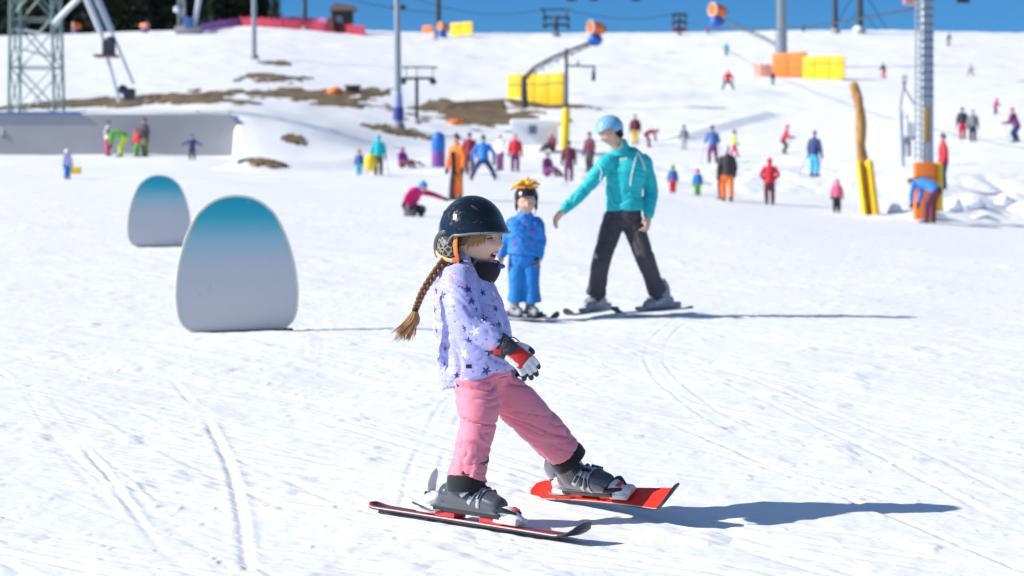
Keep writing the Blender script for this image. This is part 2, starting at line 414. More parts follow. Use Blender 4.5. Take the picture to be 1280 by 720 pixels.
def boot_parts(parent, o, a, n, sc, shell, accent, buckle, binding_white=True, detail=True, lean=0.30, voxel=0.005, short=1.0):
    """ski boot standing on o, pointing a, sole normal n. sc = boot length / 0.27"""
    a = nrm(a); b = nrm(np.cross(n, a)); n = np.cross(a, b)
    W = lambda x, y, z: np.asarray(o)+sc*(a*x+b*y+n*z)
    foot = tube([W(-.105, 0, .055), W(-.03, 0, .052), W(.05, 0, .046), W(.115, 0, .038)], [(.046*sc, .044*sc), (.044*sc, .050*sc), (.047*sc, .046*sc), (.040*sc, .034*sc)], side=b, T0=a, T1=a)
    instep = tube([W(-.045, 0, .08), W(.045, 0, .060)], [(.04*sc, .04*sc), (.036*sc, .03*sc)], side=b, sub=1)
    cuff = tube([W(-.055, 0, .07), W(-.045, 0, .13), W(-.045+.12*lean, 0, .20*short), W(-.03+.2*lean, 0, .245*short)], [(.050*sc, .058*sc), (.052*sc, .060*sc), (.052*sc, .058*sc), (.052*sc, .055*sc)], side=b, caps=(1, 0))
    sole = box(W(0, 0, .012), (.148*sc, .034*sc, .012*sc), (a, b, n), 0.003*sc)
    V, F, Nn = fuse([foot, instep, cuff, sole], voxel*sc if detail else 0.012*sc, 3)
    bt = part('ski_boot', (V, F), shell, parent)
    if detail:
        soleb = box(W(0, 0, .006), (.152*sc, .036*sc, .008*sc), (a, b, n), 0.002*sc)
        part('boot_sole', soleb, blackplastic, bt)
        if short == 1: lin = tube([W(-.03+.2*lean, 0, .235), W(-.03+.24*lean, 0, .27)], [(.045*sc, .048*sc)]*2, side=b, caps=(0, 1), sub=1)
        if short == 1: part('boot_liner', lin, blackfab, bt)
        # buckles: strap across the front with a ratchet lever
        from mathutils.bvhtree import BVHTree
        bv = BVHTree.FromPolygons([Vector(v) for v in V], F)
        for (x, z, ux, uz, wd) in ((((.062, .028, .1, 1, .0075), (.022, .038, .45, .9, .0085), (-.018, .062, .8, .6, .010)))+(((-.045, .135, 1, .1, .012),) if short == 1 else ())):
            c0 = W(x, 0, z); U = nrm(a*ux+n*uz); T_ = np.cross(b, U); pts = []; dirs = []
            for k in range(17):
                th = math.radians(-88+176*k/16); dr = U*math.cos(th)+b*math.sin(th)
                hh = bv.ray_cast(Vector(c0+dr*.16*sc), Vector(-dr), .16*sc)[0]
                pts.append((np.array(hh) if hh is not None else c0+dr*.05*sc)+dr*.0022*sc); dirs.append(dr)
            bk = part('buckle', tube(pts, [(wd*sc, .0035*sc)]*17, side=T_, n=8, sub=1), accent, bt)
            for k in (4, 8, 12):
                tg = nrm(pts[k+1]-pts[k-1]); g = box(pts[k]+dirs[k]*.005*sc, ((.016 if k != 8 else .007)*sc, wd*.62*sc, .0035*sc), (tg, T_, np.cross(tg, T_)), .0015*sc)
                part('buckle_lever', g, buckle, bt)
        for (x, z, r, tl) in () and ((.075, .060, .050, 0.9), (.035, .082, .050, 0.8), (-.005+.09*lean, .145, .064, .35), (.0+.17*lean, .195, .062, .3)):
            c0 = W(x-.02, 0, z-.01); dirn = nrm(a*math.cos(tl)+n*math.sin(tl)) ; up2 = nrm(-a*math.sin(tl)+n*math.cos(tl))
            if z > .12: ax1, ax2 = a, b; base = W(x-.055, 0, z)
            else: ax1, ax2 = nrm(n*0.9+a*0.45), b; base = W(x-.03, 0, z-.035)
            pts = []
            for k in range(9):
                th = math.radians(-95+190*k/8); rr = r if z > .12 else r*0.95
                pts.append(base+sc*rr*(ax1*math.cos(th)+ax2*math.sin(th)*0.92))
            tang = np.cross(ax1, ax2)
            st = tube(pts, [(.008*sc, .0035*sc)]*9, side=tang, n=8, sub=2)
            bk = part('buckle', st, buckle, bt)
            for sgn in (-1, 1):
                th = math.radians(-38*sgn if z > .12 else -30*sgn); q = base+sc*(r+.004)*(ax1*math.cos(th)+ax2*math.sin(th))
                lv = box(q, (.022*sc, .007*sc, .004*sc), (nrm(-ax1*math.sin(th)+ax2*math.cos(th)), tang, ax1*math.cos(th)+ax2*math.sin(th)), .002*sc)
                part('buckle_lever', lv, accent, bt)
    return bt

def binding_parts(ski, o, a, n, sc, white, red):
    a = nrm(a); b = nrm(np.cross(n, a)); n = np.cross(a, b)
    W = lambda x, y, z: np.asarray(o)+sc*(a*x+b*y+n*z)
    toe = fuse([box(W(.175, 0, -.005), (.052*sc, .033*sc, .012*sc), (a, b, n), .005*sc),
                tube([W(.135, 0, .018), W(.165, 0, .026), W(.205, 0, .012), W(.23, 0, .0)], [(.034*sc, .012*sc), (.031*sc, .017*sc), (.023*sc, .011*sc), (.012*sc, .005*sc)], side=b)], .004*sc, 2)
    tb = part('toe_binding', toe[:2], white, ski)
    for s in (1, -1): part('toe_wing', tube([W(.205, s*.014, .022), W(.165, s*.031, .030), W(.135, s*.036, .026)], [(.006*sc, .006*sc), (.009*sc, .011*sc), (.007*sc, .010*sc)], side=n, n=10), blackplastic, tb)
    part('toe_insert', box(W(.185, 0, .034), (.022*sc, .012*sc, .003*sc), (a, b, n), .002*sc), red, tb)
    part('toe_plate', box(W(.11, 0, -.012), (.05*sc, .030*sc, .009*sc), (a, b, n), .003*sc), red, ski)
    heel = fuse([box(W(-.185, 0, -.006), (.055*sc, .030*sc, .011*sc), (a, b, n), .004*sc),
                 tube([W(-.225, 0, .012), W(-.19, 0, .034), W(-.16, 0, .038)], [(.02*sc, .014*sc), (.028*sc, .026*sc), (.026*sc, .018*sc)], side=b)], .004*sc, 2)
    hb = part('heel_binding', heel[:2], white, ski)
    part('heel_insert', box(W(-.195, 0, .048), (.016*sc, .020*sc, .008*sc), (a, b, n), .003*sc), blackplastic, hb)
    part('heel_plate', box(W(-.10, 0, -.012), (.045*sc, .031*sc, .009*sc), (a, b, n), .003*sc), red, ski)
    # tall rear lever
    lev = tube([W(-.195, 0, .03), W(-.195, 0, .08), W(-.185, 0, .12), W(-.180, 0, .135)], [(.016*sc, .007*sc), (.022*sc, .006*sc), (.017*sc, .006*sc), (.005*sc, .004*sc)], side=b, T1=n)
    part('heel_lever', lev, white, ski)
    for s in (1, -1):
        part('brake_arm', tube([W(-.11, s*.036, .0), W(-.16, s*.046, .0), W(-.235, s*.05, .015)], [.0035*sc]*3, n=6), blackplastic, ski)

def hand_geo(w, d, pal, thumb, sc=1.0, curl=0.5, glove=False):
    """five-fingered hand: w wrist, d pointing direction, pal = palm normal, thumb = thumb side direction; sc 1 = 0.18 m hand"""
    d = nrm(d); pal = nrm(np.asarray(pal)-np.dot(pal, d)*d); th = nrm(np.asarray(thumb)-np.dot(thumb, d)*d-np.dot(thumb, pal)*pal)
    P = lambda x, y, z: np.asarray(w)+sc*(d*x+th*y+pal*z)
    k = 1.35 if glove else 1.0
    parts = [tube([P(-.03, 0, 0), P(.02, 0, 0), P(.055, 0, 0), P(.088, 0, .003)], [(.024*sc*k, .018*sc*k), (.030*sc*k, .017*sc*k), (.040*sc, .016*sc*k), (.037*sc, .013*sc*k)], side=th)]
    tips = []
    for i, (y, L, sp) in enumerate(((.030, .070, .12), (.010, .079, .03), (-.010, .073, -.05), (-.030, .058, -.14))):
        a = 0.25+curl*0.5; x, z = .083-abs(y)*.2, .003; pts = [P(x-.02, y, z), P(x, y, z)]; yy = y
        for s in (0.42, 0.32, 0.26):
            x += math.cos(a)*L*s; z += math.sin(a)*L*s; yy += math.sin(sp)*L*s; pts.append(P(x, yy, z)); a += curl*0.75
        r = .0088*sc*k
        parts.append(tube(pts, [r*1.05, r*1.08, r, r*.93, r*.82], n=10, sub=3)); tips.append(pts)
    tp = [P(.015, .020, .004), P(.038, .042, .010), P(.060, .058, .018), P(.080, .062, .026)]
    parts.append(tube(tp, [.013*sc*k, .0125*sc*k, .0105*sc*k, .009*sc*k], n=10, sub=3)); tips.append(tp)
    return parts, tips

def frame(fwd):
    f = nrm(fwd); l = nrm(np.cross((0, 0, 1), f)); return f, l, np.cross(f, l)

def figure(label, base, J, H, col, group=None, voxel=0.02, hat='helmet', hatcol='black', skis=None, detail=0, bootcol='charcoal', glovecol='black', name='person', hatmat=None, bulk=1.0, hem=0.0, hairc=None):
    """J: joints in world space. Builds Empty > body, jacket, trousers, hat, boots, gloves, skis"""
    root = thing(name, label, 'person', base, group)
    f, l = nrm(J['fwd']), nrm(J['left'])
    k = H*bulk
    hs = J.get('hs', H*0.135/0.21*0.93 if H > 1.4 else 0.95*(0.6+0.4*H))
    hf, hu = J['hfwd'], J.get('hup', (0, 0, 1))
    # jacket
    tor = tube([J['pelvis']-J['up']*hem*H, J['waist'], J['chest'], J['shm'], J['neck']],
               [(.105*k, .082*k), (.098*k, .078*k), (.108*k, .080*k), (.098*k, .062*k), (.045*k, .045*k)], side=l, caps=(0, 1), n=18)
    jk = [tor]
    for s in 'LR':
        jk.append(tube([J['sh'+s]*0.75+J['shm']*0.25, J['sh'+s], (J['sh'+s]+J['el'+s])/2, J['el'+s], (J['el'+s]+J['wr'+s])/2, J['wr'+s]],
                       [.044*k, .044*k, .039*k, .036*k, .034*k, .029*k], n=12, sub=3, caps=(1, 1)))
    V, F, N = fuse(jk, voxel, 2)
    if detail: V = folds(V, N, .0062*H, .05*H, seed=H*7, along=(0.3, 0, 1))
    jacket = part('jacket', (V, F), cm(col[0]) if isinstance(col[0], str) else col[0], root)
    tr = [tube([J['pelvis']+J['up']*0.04*H, J['pelvis']-J['up']*0.03*H], [(.088*k, .074*k), (.090*k, .076*k)], side=l, sub=1)]
    for s in 'LR':
        tr.append(tube([J['hip'+s], (J['hip'+s]+J['kn'+s])/2, J['kn'+s], (J['kn'+s]+J['an'+s])/2, J['an'+s]],
                       [.060*k, .056*k, .048*k, .045*k, (.053 if detail else .042)*k], n=12, sub=3, caps=(1, 0)))
    V, F, N = fuse(tr, voxel, 2)
    if detail: V = folds(V, N, .0040*H, .055*H, seed=H*3+2, along=(0.1, 0, 1))
    part('trousers', (V, F), cm(col[1]) if isinstance(col[1], str) else col[1], root)
    # body
    bd = [head_geo(J['head'], hf, hu, hs, (96, 72) if detail else (28, 20)),
          tube([J['head']-nrm(hu)*.05*hs-nrm(hf)*.02*hs, J['neck'], J['shm'], J['chest'], J['waist'], J['pelvis']], [.045*hs, .048*hs, .06*H, .065*H, .06*H, .06*H], n=12)]
    for s in 'LR':
        wr, el = J['wr'+s], J['el'+s]; dv = nrm(wr-el)
        bd.append(tube([J['shm']*0.5+J['sh'+s]*0.5, J['sh'+s], el, wr], [.03*H, .028*H, .022*H, .016*H], n=10))
        bd.append(tube([J['pelvis'], J['hip'+s], J['kn'+s], J['an'+s]], [.04*H, .034*H, .024*H, .018*H], n=10))
        pal = J.get('pal'+s, -nrm(l) if s == 'L' else nrm(l)); thb = J.get('th'+s, f)
        if detail or not glovecol:
            hp, _ = hand_geo(wr+dv*.01*H, dv, pal, thb, H*0.105/.18 if detail > 1 else H*.12/.18, 0.45)
            bd += hp
        else: bd.append(tube([wr, wr+dv*.06*H], [.016*H, .018*H], n=8, sub=1))
    V, F, N = fuse(bd, max(0.0045, voxel*0.35) if detail else max(0.012, voxel*0.7), 1)
    part('body', (V, F), skin, root)
    if glovecol:
        for s in 'LR':
            wr, el = J['wr'+s], J['el'+s]; dv = nrm(wr-el); pal = J.get('pal'+s, -nrm(l) if s == 'L' else nrm(l)); thb = J.get('th'+s, f)
            g = tube([wr-dv*.01*H, wr+dv*.035*H, wr+dv*.075*H, wr+dv*.10*H], [.026*H, .026*H, .028*H, .018*H], n=10, sub=2)
            tb = tube([wr+dv*.02*H, wr+dv*.05*H+nrm(thb)*.03*H], [.012*H, .010*H], n=8, sub=1)
            if detail:
                hp, _ = hand_geo(wr+dv*.0*H, dv, pal, thb, H*.125/.18, 0.5, glove=True); V, F, _n = fuse(hp, .005, 1); part('glove', (V, F), cm(glovecol), root)
            else: V, F = join(g, tb); part('glove', (V, F), cm(glovecol), root)
    # headwear
    hc = J['head']; U = nrm(hu)
    hm = hatmat or (mat('helmet_'+hatcol, C[hatcol], 0.25, coat=0.5) if hat == 'helmet' else cm(hatcol))
    if hat == 'helmet':
        g = helmet_geo(hloc(hc, hf, hu, (-.006, 0, J.get('hlift', .022)), hs), hf, hu, (.116*hs, .099*hs, .108*hs), nu=40 if detail else 20, nv=16 if detail else 8, th=.012*hs, front=J.get('hfront', 80))
        hp = part('helmet', g[:2], hm, root)
        if detail:
            for sg in (1, -1):
                part('ear_pad', ball(hloc(hc, hf, hu, (-.012, sg*.080, -.035), hs), (.034*hs, .014*hs, .040*hs), (hf, np.cross(hu, hf), hu)), blackfab, hp)
            st = [hloc(hc, hf, hu, (0.005, .078*math.cos(t), -.07-.052*math.sin(t)), hs) for t in np.linspace(0, PI, 9)]
            part('chin_strap', tube(st, [(.003*hs, .008*hs)]*9, side=l, n=8, sub=2), blackfab, hp)
    elif hat == 'beanie':
        g = helmet_geo(hloc(hc, hf, hu, (-.006, 0, .012), hs), hf, hu, (.108*hs, .090*hs, .118*hs), front=74, side=98, back=110, nu=20, nv=8, th=.008*hs)
        b2 = part('beanie', g[:2], hm, root)
        part('pompom', ball(hc+U*.145*hs, .022*hs, nu=10, nv=6), hm, b2)
    elif hat == 'hood':
        g = fuse([ball(hloc(hc, hf, hu, (-.022, 0, 0.0), hs), (.108*hs, .100*hs, .125*hs), (hf, np.cross(hu, hf), hu)), tube([hc-U*.06*hs-nrm(hf)*.03*hs, J['neck']], [.07*hs, .07*hs], sub=1)], .012, 1)
        part('hood', g[:2], cm(col[0]), root)
    if hairc and hat != 'hood':
        g = tube([hloc(hc, hf, hu, (-.07, 0, -.01), hs), hloc(hc, hf, hu, (-.085, 0, -.07), hs), hloc(hc, hf, hu, (-.085, 0, -.13), hs)], [(.06*hs, .03*hs), (.055*hs, .028*hs), (.03*hs, .016*hs)], side=l)
        part('hair', g, cm(hairc), root)
    # boots
    for s in 'LR':
        a = J.get('foot'+s, f); o = J['an'+s]
        so = J.get('sole'+s); n = J.get('n'+s, np.array([0, 0, 1.0]))
        if so is None: so = o-n*.075*H+nrm(a)*.03*H
        if skis and detail:
            boot_parts(root, so, a, n, H*.17/.27*(1.15 if H < 1.3 else 1.12), mat('boot_shell_grey', (.30, .31, .34), .35, var=.15), mat('buckle_silver', (.6, .6, .62), .3, .6), blackplastic, detail=True, voxel=.007, lean=.15, short=.78)
        else:
            g = tube([o+n*.03*H, o-n*.03*H], [.036*H, .036*H], sub=1, n=10); g2 = tube([so-nrm(a)*.05*H+n*.028*H, so+nrm(a)*.02*H+n*.026*H, so+nrm(a)*.085*H+n*.02*H], [(.03*H, .027*H), (.03*H, .026*H), (.025*H, .019*H)], side=np.cross(n, a), n=10, sub=2)
            part('ski_boot' if skis else 'boot', join(g, g2), cm(bootcol), root)
        if skis and skis[0] == 'ski':
            sa = J.get('ski'+s, a)
            (g, mi) = ski_geo(so-n*.0+(n*-.004), sa, n, .42*skis[1]*H, .55*skis[1]*H, .085 if H > 1.3 else .08)
            tm = mat('ski_'+skis[2], C[skis[2]], .3, coat=.3)
            sk = part('ski', g, [tm, blackplastic, mat('ski_edge', (.5, .5, .5), .3, .8), tm], root, smooth=False, mi=mi)
            if detail:
                bc = mat('binding_'+(skis[3] if len(skis) > 3 else 'black'), C[skis[3] if len(skis) > 3 else 'charcoal'], .4)
                A = nrm(sa); B = np.cross(n, A); kk = H*.17/.27
                for xx, hh in ((.19, .03), (-.19, .05)):
                    part('binding', box(so+A*xx*kk+n*hh*.5*kk, (.055*kk, .034*kk, hh*.5*kk), (A, B, n), .008*kk), bc, sk)
    if skis and skis[0] == 'ski' and not detail and H > 1.3:
        for s, sg in (('L', 1), ('R', -1)):
            w = J['wr'+s]; tip = np.array([w[0], w[1], base[2]])+l*sg*.12*H-f*.22*H
            part('ski_pole', bar(w+np.array([0, 0, .06]), tip, .011), darksteel, root)
    if skis and skis[0] == 'board':
        a = J['board']; c0 = (J['anL']+J['anR'])/2-np.array([0, 0, .10*H]); n = J.get('bn', np.array([0, 0, 1.]))
        ol = [(x*.72, y*.13*(1-.12*math.cos(x*1.5))) for x, y in [(math.cos(t)*(1 if abs(math.cos(t)) > .0 else 0), math.sin(t)) for t in np.linspace(0, 2*PI, 28, endpoint=False)]]
        part('snowboard', prism(ol, -.006, .006, c0, (a, n, np.cross(n, a))), blackplastic, root)
    return root

def joints(H, pose, yaw, base, seed=0):
    """standard poses; local x forward, y left, z up, in units of H"""
    r = random.Random(seed); ca, sa = math.cos(yaw), math.sin(yaw)
    W = lambda x, y, z: np.array([base[0]+H*(x*ca-y*sa), base[1]+H*(x*sa+y*ca), base[2]+H*z])
    D = lambda x, y, z=0: np.array([x*ca-y*sa, x*sa+y*ca, z])
    kid = H < 1.3
    hz = .90 if kid else .925
    J = {}
    spread, kneef, drop, lean, crouch = .065, .0, 0, .0, 0
    armL = [(.0, .155, .64), (.03, .165, .50)]; armR = [(.0, -.155, .64), (.03, -.165, .50)]
    ft = {'L': (0, spread), 'R': (0, -spread)}
    if pose == 'ski': kneef, drop, lean = .07, .05, .07; armL = [(.05, .17, .60), (.18, .16, .58)]; armR = [(.05, -.17, .60), (.18, -.16, .58)]; ft = {'L': (0, .09), 'R': (0, -.09)}
    if pose == 'walk': ft = {'L': (.12, .05), 'R': (-.12, -.05)}; drop = .015; armL = [(-.04, .15, .62), (-.02, .16, .50)]; armR = [(.03, -.15, .62), (.10, -.15, .52)]
    if pose == 'straddle': ft = {'L': (0, .24), 'R': (0, -.24)}; drop = .07; lean = .05; armL = [(.0, .22, .62), (.06, .22, .48)]; armR = [(.0, -.22, .62), (.06, -.22, .48)]
    if pose == 'arms': armL = [(.02, .22, .68), (.05, .34, .62)]; armR = [(.02, -.22, .68), (.05, -.34, .62)]; ft = {'L': (0, .09), 'R': (0, -.09)}
    if pose == 'pocket': armL = [(-.04, .19, .64), (.06, .12, .54)]; armR = [(-.04, -.19, .64), (.06, -.12, .54)]
    Z = lambda z: z-drop*(z > .3)*1.0
    pel = (-.01-lean*.3, 0, Z(.50)); ch = (lean, 0, Z(.70)); wa = ((pel[0]+ch[0])/2, 0, Z(.60)); shm = (lean*1.15, 0, Z(.775)); nk = (lean*1.3, 0, Z(.83)); hd = (lean*1.6+.01, 0, Z(hz))
    if pose == 'bend':
        pel = (-.10, 0, .50); wa = (.0, 0, .58); ch = (.13, 0, .61); shm = (.21, 0, .61); nk = (.26, 0, .62); hd = (.33, 0, .62)
        armL = [(.24, .13, .45), (.26, .10, .33)]; armR = [(.24, -.13, .45), (.26, -.10, .33)]; ft = {'L': (0, .11), 'R': (.02, -.11)}; kneef = .03
    if pose == 'sit':
        pel = (-.02, 0, .11); wa = (-.04, 0, .22); ch = (-.02, 0, .32); shm = (.0, 0, .40); nk = (.01, 0, .45); hd = (.03, 0, .53)
        armL = [(.02, .15, .26), (.12, .12, .20)]; armR = [(.02, -.15, .26), (.12, -.12, .20)]; ft = {'L': (.40, .09), 'R': (.40, -.09)}
    up = nrm(np.array(W(*shm))-W(*pel))
    J['pelvis'], J['waist'], J['chest'], J['shm'], J['neck'], J['head'] = W(*pel), W(*wa), W(*ch), W(*shm), W(*nk), W(*hd)
    for s, sg, arm in (('L', 1, armL), ('R', -1, armR)):
        J['sh'+s] = W(shm[0], sg*.105, shm[2]+.0)
        dz = shm[2]-.775 if pose in ('bend', 'sit') else -drop
        el, ha = arm
        if pose in ('bend', 'sit'): J['el'+s] = W(*el); J['wr'+s] = W(*ha)
        else: J['el'+s] = W(el[0]+lean, el[1], el[2]-drop); J['wr'+s] = W(ha[0]+lean, ha[1], ha[2]-drop)
        J['hip'+s] = W(pel[0], sg*.048, pel[2]-.02)
        fx, fy = ft[s]
        J['an'+s] = W(fx-.01, fy, .07)
        J['kn'+s] = W((fx+pel[0])/2+kneef+.015, (fy+sg*.048)/2+sg*.01, .285-drop*.5)
        if pose == 'sit': J['kn'+s] = W(.20, sg*.08, .20)
    J['fwd'], J['left'], J['up'], J['hfwd'] = D(1, 0), D(0, 1), up, D(1, 0)
    if pose == 'bend': J['hfwd'] = D(.8, 0, -.6); J['hup'] = D(.6, 0, .8)
    return J
YAW = {'c': -PI/2, 'a': PI/2, 'l': PI, 'r': 0.0, 'cl': -PI*.75, 'cr': -PI*.25, 'al': PI*.75, 'ar': PI*.25}
# ------------------------------------------------------------------ the girl in front
def build_girl():
    D0 = 6.83
    g = lambda px, py, dy=0.0: at(px, py, D0+dy)
    root = thing('person', 'young girl on red skis in lilac star jacket, pink trousers and glossy black helmet', 'person', (g(590, 650)[0], D0, 0.0))
    f = nrm((.90, -.38, 0)); l = nrm(np.cross((0, 0, 1), f)); up = np.array([0, 0, 1.])
    lat = -l            # towards the camera
    # --- jacket
    hemc = g(597, 470); T0 = nrm((-.28, 0, 1)) ; T0 = nrm((.22, 0, 1))
    P = [g(598, 471), g(597, 452), g(592, 425), g(588, 395), g(583, 368), g(582, 346), g(586, 331)]
    R = [(.137, .128), (.135, .122), (.131, .112), (.126, .106), (.112, .108), (.088, .100), (.062, .068)]
    tor = tube(P, R, side=f, n=32, caps=(0, 1), T0=nrm((-.36, .05, 1)))
    shR, elR, wrR = g(573, 352, -.095), g(584, 401, -.165), g(617, 426, -.20)
    armR = tube([g(577, 346, -.06), shR, g(576, 376, -.142), elR, g(601, 415, -.185), wrR], [.056, .060, .056, .053, .047, .040], n=20)
    shL, elL, wrL = g(590, 352, .095), g(603, 400, .15), g(618, 428, .13)
    armL = tube([g(588, 346, .06), shL, g(598, 376, .13), elL, wrL], [.052, .056, .052, .048, .040], n=20)
    hood = tube([g(559, 341, -.05), g(553, 345, .0), g(562, 341, .07)], [(.030, .034), (.036, .040), (.030, .034)], side=(0, 0, 1))
    collar = tube([g(598, 345, -.0), g(596, 330, .0)], [(.076, .070), (.070, .064)], side=f, sub=1, caps=(0, 0))
    V, F, N = fuse([tor, armR, armL, hood, collar], .0052, 4)
    armish = np.zeros(len(V))
    V = folds(V, N, .0074, .066, seed=6.1, along=(.5, 0, 1), stretch=.24)
    V = folds(V, N, .0018, .026, seed=9.1, along=(.6, .2, 1), stretch=.5)
    # quilting at the hem: gathered edge
    fc = fcent(V, F)
    # per-face-corner uv in metres round the torso or sleeve
    ax0, ax1 = g(592, 460), g(583, 346); ta = nrm(ax1-ax0)
    segs = [(shR, elR, .055, 3.1), (elR, wrR, .048, 3.1), (shL, elL, .055, 7.7), (elL, wrL, .048, 7.7)]
    def dseg(P, a, b):
        ab = b-a; t = np.clip(((P-a)@ab)/(ab@ab), 0, 1); return np.linalg.norm(P-a-np.outer(t, ab), axis=1)
    dist = np.array([dseg(fc, a, b)/r for a, b, r, o in segs])
    tt = np.clip((fc-ax0)@ta/np.linalg.norm(ax1-ax0), 0, 1); rel = fc-ax0-np.outer((fc-ax0)@ta, ta)
    dt = np.abs(np.linalg.norm(rel, axis=1)/.125)
    which = np.where(dist.min(0) < 1.22, dist.argmin(0), -1)
    uv = []
    fV = f-np.dot(f, ta)*ta; fV = nrm(fV); lV = np.cross(ta, fV)
    ang0 = np.arctan2(rel@lV, rel@fV)
    for i, fa in enumerate(F):
        w = which[i]
        if w < 0: a, t_, x_, y_, r, off, a0 = ax0, ta, fV, lV, .125, 0.0, ang0[i]
        else:
            a = segs[w][0]; t_ = nrm(segs[w][1]-a); x_ = nrm(lat-np.dot(lat, t_)*t_); y_ = np.cross(t_, x_); r = segs[w][2]; off = segs[w][3]+(0 if w % 2 == 0 else -np.linalg.norm(segs[w-1][1]-segs[w-1][0]))
            q = fc[i]-a; a0 = math.atan2(q@y_, q@x_)
        for vi in fa:
            q = V[vi]-a; an = math.atan2(q@y_, q@x_)
            if an-a0 > PI: an -= 2*PI
            if an-a0 < -PI: an += 2*PI
            uv.append((an*r+off, q@t_))
    jm = jacket_material()
    jk = part('jacket', (V, F), jm, root, uv=uv)
    part('zip_flap', tube([g(636, 452, -.03), g(634, 425, -.05), g(627, 395, -.055), g(620, 370, -.05), g(612, 350, -.03)], [(.008, .004)]*5, side=(1, 0, 0), n=8), jm, jk)
    # --- trousers
    hR, kR, aR = g(592, 482, -.06), g(598, 528, -.10), g(582, 606, -.15)
    hL, kL, aL = g(613, 478, .05), g(662, 522, .09), g(712, 574, .16)
    pel = tube([g(600, 452), g(600, 474), g(602, 490)], [(.108, .115), (.112, .118), (.080, .100)], side=f)
    lr = tube([g(590, 470, -.05), hR, g(598, 505, -.085), g(597, 535, -.11), g(589, 570, -.135), g(584, 600, -.152)], [.080, .079, .073, .067, .070, .074], n=24, caps=(1, 0))
    ll = tube([g(606, 470, .04), hL, g(640, 500, .07), kL, g(688, 548, .125), g(704, 566, .15)], [.082, .080, .077, .073, .069, .067], n=24, caps=(1, 0))
    V, F, N = fuse([pel, lr, ll], .0055, 4)
    V = folds(V, N, .0095, .060, seed=2.9, along=(.15, 0, 1), stretch=.20)
    V = folds(V, N, .0016, .030, seed=5.5, along=(.3, .1, 1), stretch=.3)
    pk = cloth('rose_ski_trousers', (.84, .245, .33), .62)
    tr = part('trousers', (V, F), pk, root)
    part('snow_gaiter', tube([g(585, 590, -.148), g(583, 602, -.153), g(583, 613, -.155)], [.056, .065, .063], n=28, caps=(0, 0)), blackfab, tr)
    part('snow_gaiter', tube([g(699, 560, .146), g(708, 570, .157), g(714, 577, .163)], [.056, .066, .064], n=28, caps=(0, 0)), blackfab, tr)
    # cargo pocket with dark tag
    part('belt_tag', box(g(586, 458, -.143), (.010, .003, .007), bev=.002), blackplastic, tr)
    # --- body
    hc = g(595, 299); sc = 0.98; hf = nrm((.84, -.54, .02))
    bd = [head_geo(hc, hf, up, sc, ears=False), tube([hc-up*.05-hf*.02, g(590, 338), g(584, 352)], [.045, .046, .05], n=16),
          tube([g(584, 345), g(586, 380), g(590, 420), g(598, 465)], [(.06, .09), (.08, .10), (.075, .09), (.08, .09)], side=f),
          tube([g(598, 465), hR, kR, aR], [.05, .055, .045, .03]), tube([g(600, 465), hL, kL, aL], [.05, .055, .045, .03]),
          tube([shR, elR, wrR], [.035, .03, .022]), tube([shL, elL, wrL], [.035, .03, .022]), tube([g(583, 350, -.02), shR], [.04, .035], sub=1), tube([g(583, 350, .02), shL], [.04, .035], sub=1)]
    hd, hpal, hth = nrm(g(680, 466, -.255)-g(622, 428, -.20)), np.array([-.35, .85, -.45]), np.array([.55, .25, .62])
    wH = g(630, 434, -.205)
    hp, _ = hand_geo(wH, hd, hpal, hth, .70, .50); bd += hp
    wH2 = g(622, 432, .13); hp2, _ = hand_geo(wH2, nrm((.5, 0, -.9)), (-.3, -.9, 0), (.8, 0, .3), .70, .5); bd += hp2
    V, F, N = fuse(bd, .0034, 1)
    # colour regions on the face
    Lq = np.array([nrm(hf), nrm(np.cross(up, hf)), np.cross(hf, nrm(np.cross(up, hf)))])
    loc = (fcent(V, F)-hc)@Lq.T/sc
    mi = np.zeros(len(F), int)
    mi[(loc[:, 0] > .06) & (np.abs(loc[:, 1]) < .021) & (np.abs(loc[:, 2]+.0545) < .0135)] = 2
    mi[(loc[:, 0] > .05) & (np.abs(loc[:, 1]) < .019*(1-((loc[:, 2]+.0545)/.009)**2).clip(0, 1)**.5)] = 1
    ms = mat('girl_skin', (.84, .50, .37), .45, bump=.06, bscale=300, var=.05, sss=.15)
    body = part('body', (V, F), [ms, mat('mouth_inside', (.16, .02, .02), .4), mat('lips', (.62, .20, .18), .35)], root, mi=mi)
    tee = [hloc(hc, hf, up, (.083-6*yy*yy, yy, -.0500), sc) for yy in np.linspace(-.015, .015, 7)]
    part('teeth', tube(tee, [(.0022, .003)]*7, side=hf, n=8), mat('tooth', (.8, .76, .68), .2), body)
    for sg in (1, -1):
        e = ball(hloc(hc, hf, up, (.070, sg*.029, .006), sc), .0125, nu=24, nv=16)
        part('eye', e, mat('eye_white', (.7, .68, .66), .15), body)
        part('iris', ball(hloc(hc, hf, up, (.0795, sg*.0285, .004), sc), (.0052,)*3, nu=14, nv=8), mat('iris', (.05, .035, .025), .1), body)
        lid = [hloc(hc, hf, up, (.0835-.35*abs(k-.029)-9*(k-.029)**2, sg*k, .0105-12*(k-.029)**2), sc) for k in np.linspace(.015, .044, 7)]
        part('eyelid', tube(lid, [(.0035, .0045)]*7, side=hf, n=8), ms, body)
        ls = [p+np.array([.0012*hf[0], .0012*hf[1], -.0045]) for p in lid]
        part('eyelash', tube(ls, [.0030]*7, n=6), mat('lash', (.03, .018, .012), .6), body)
        br = [hloc(hc, hf, up, (.0925-.30*abs(k-.02)-5*(k-.025)**2, sg*k, .030-10*(k-.027)**2), sc) for k in np.linspace(.012, .048, 7)]
        part('eyebrow', tube(br, [.001, .0022, .0028, .0028, .0024, .0018, .001], n=6), mat('brow', (.22, .12, .06), .8), body)
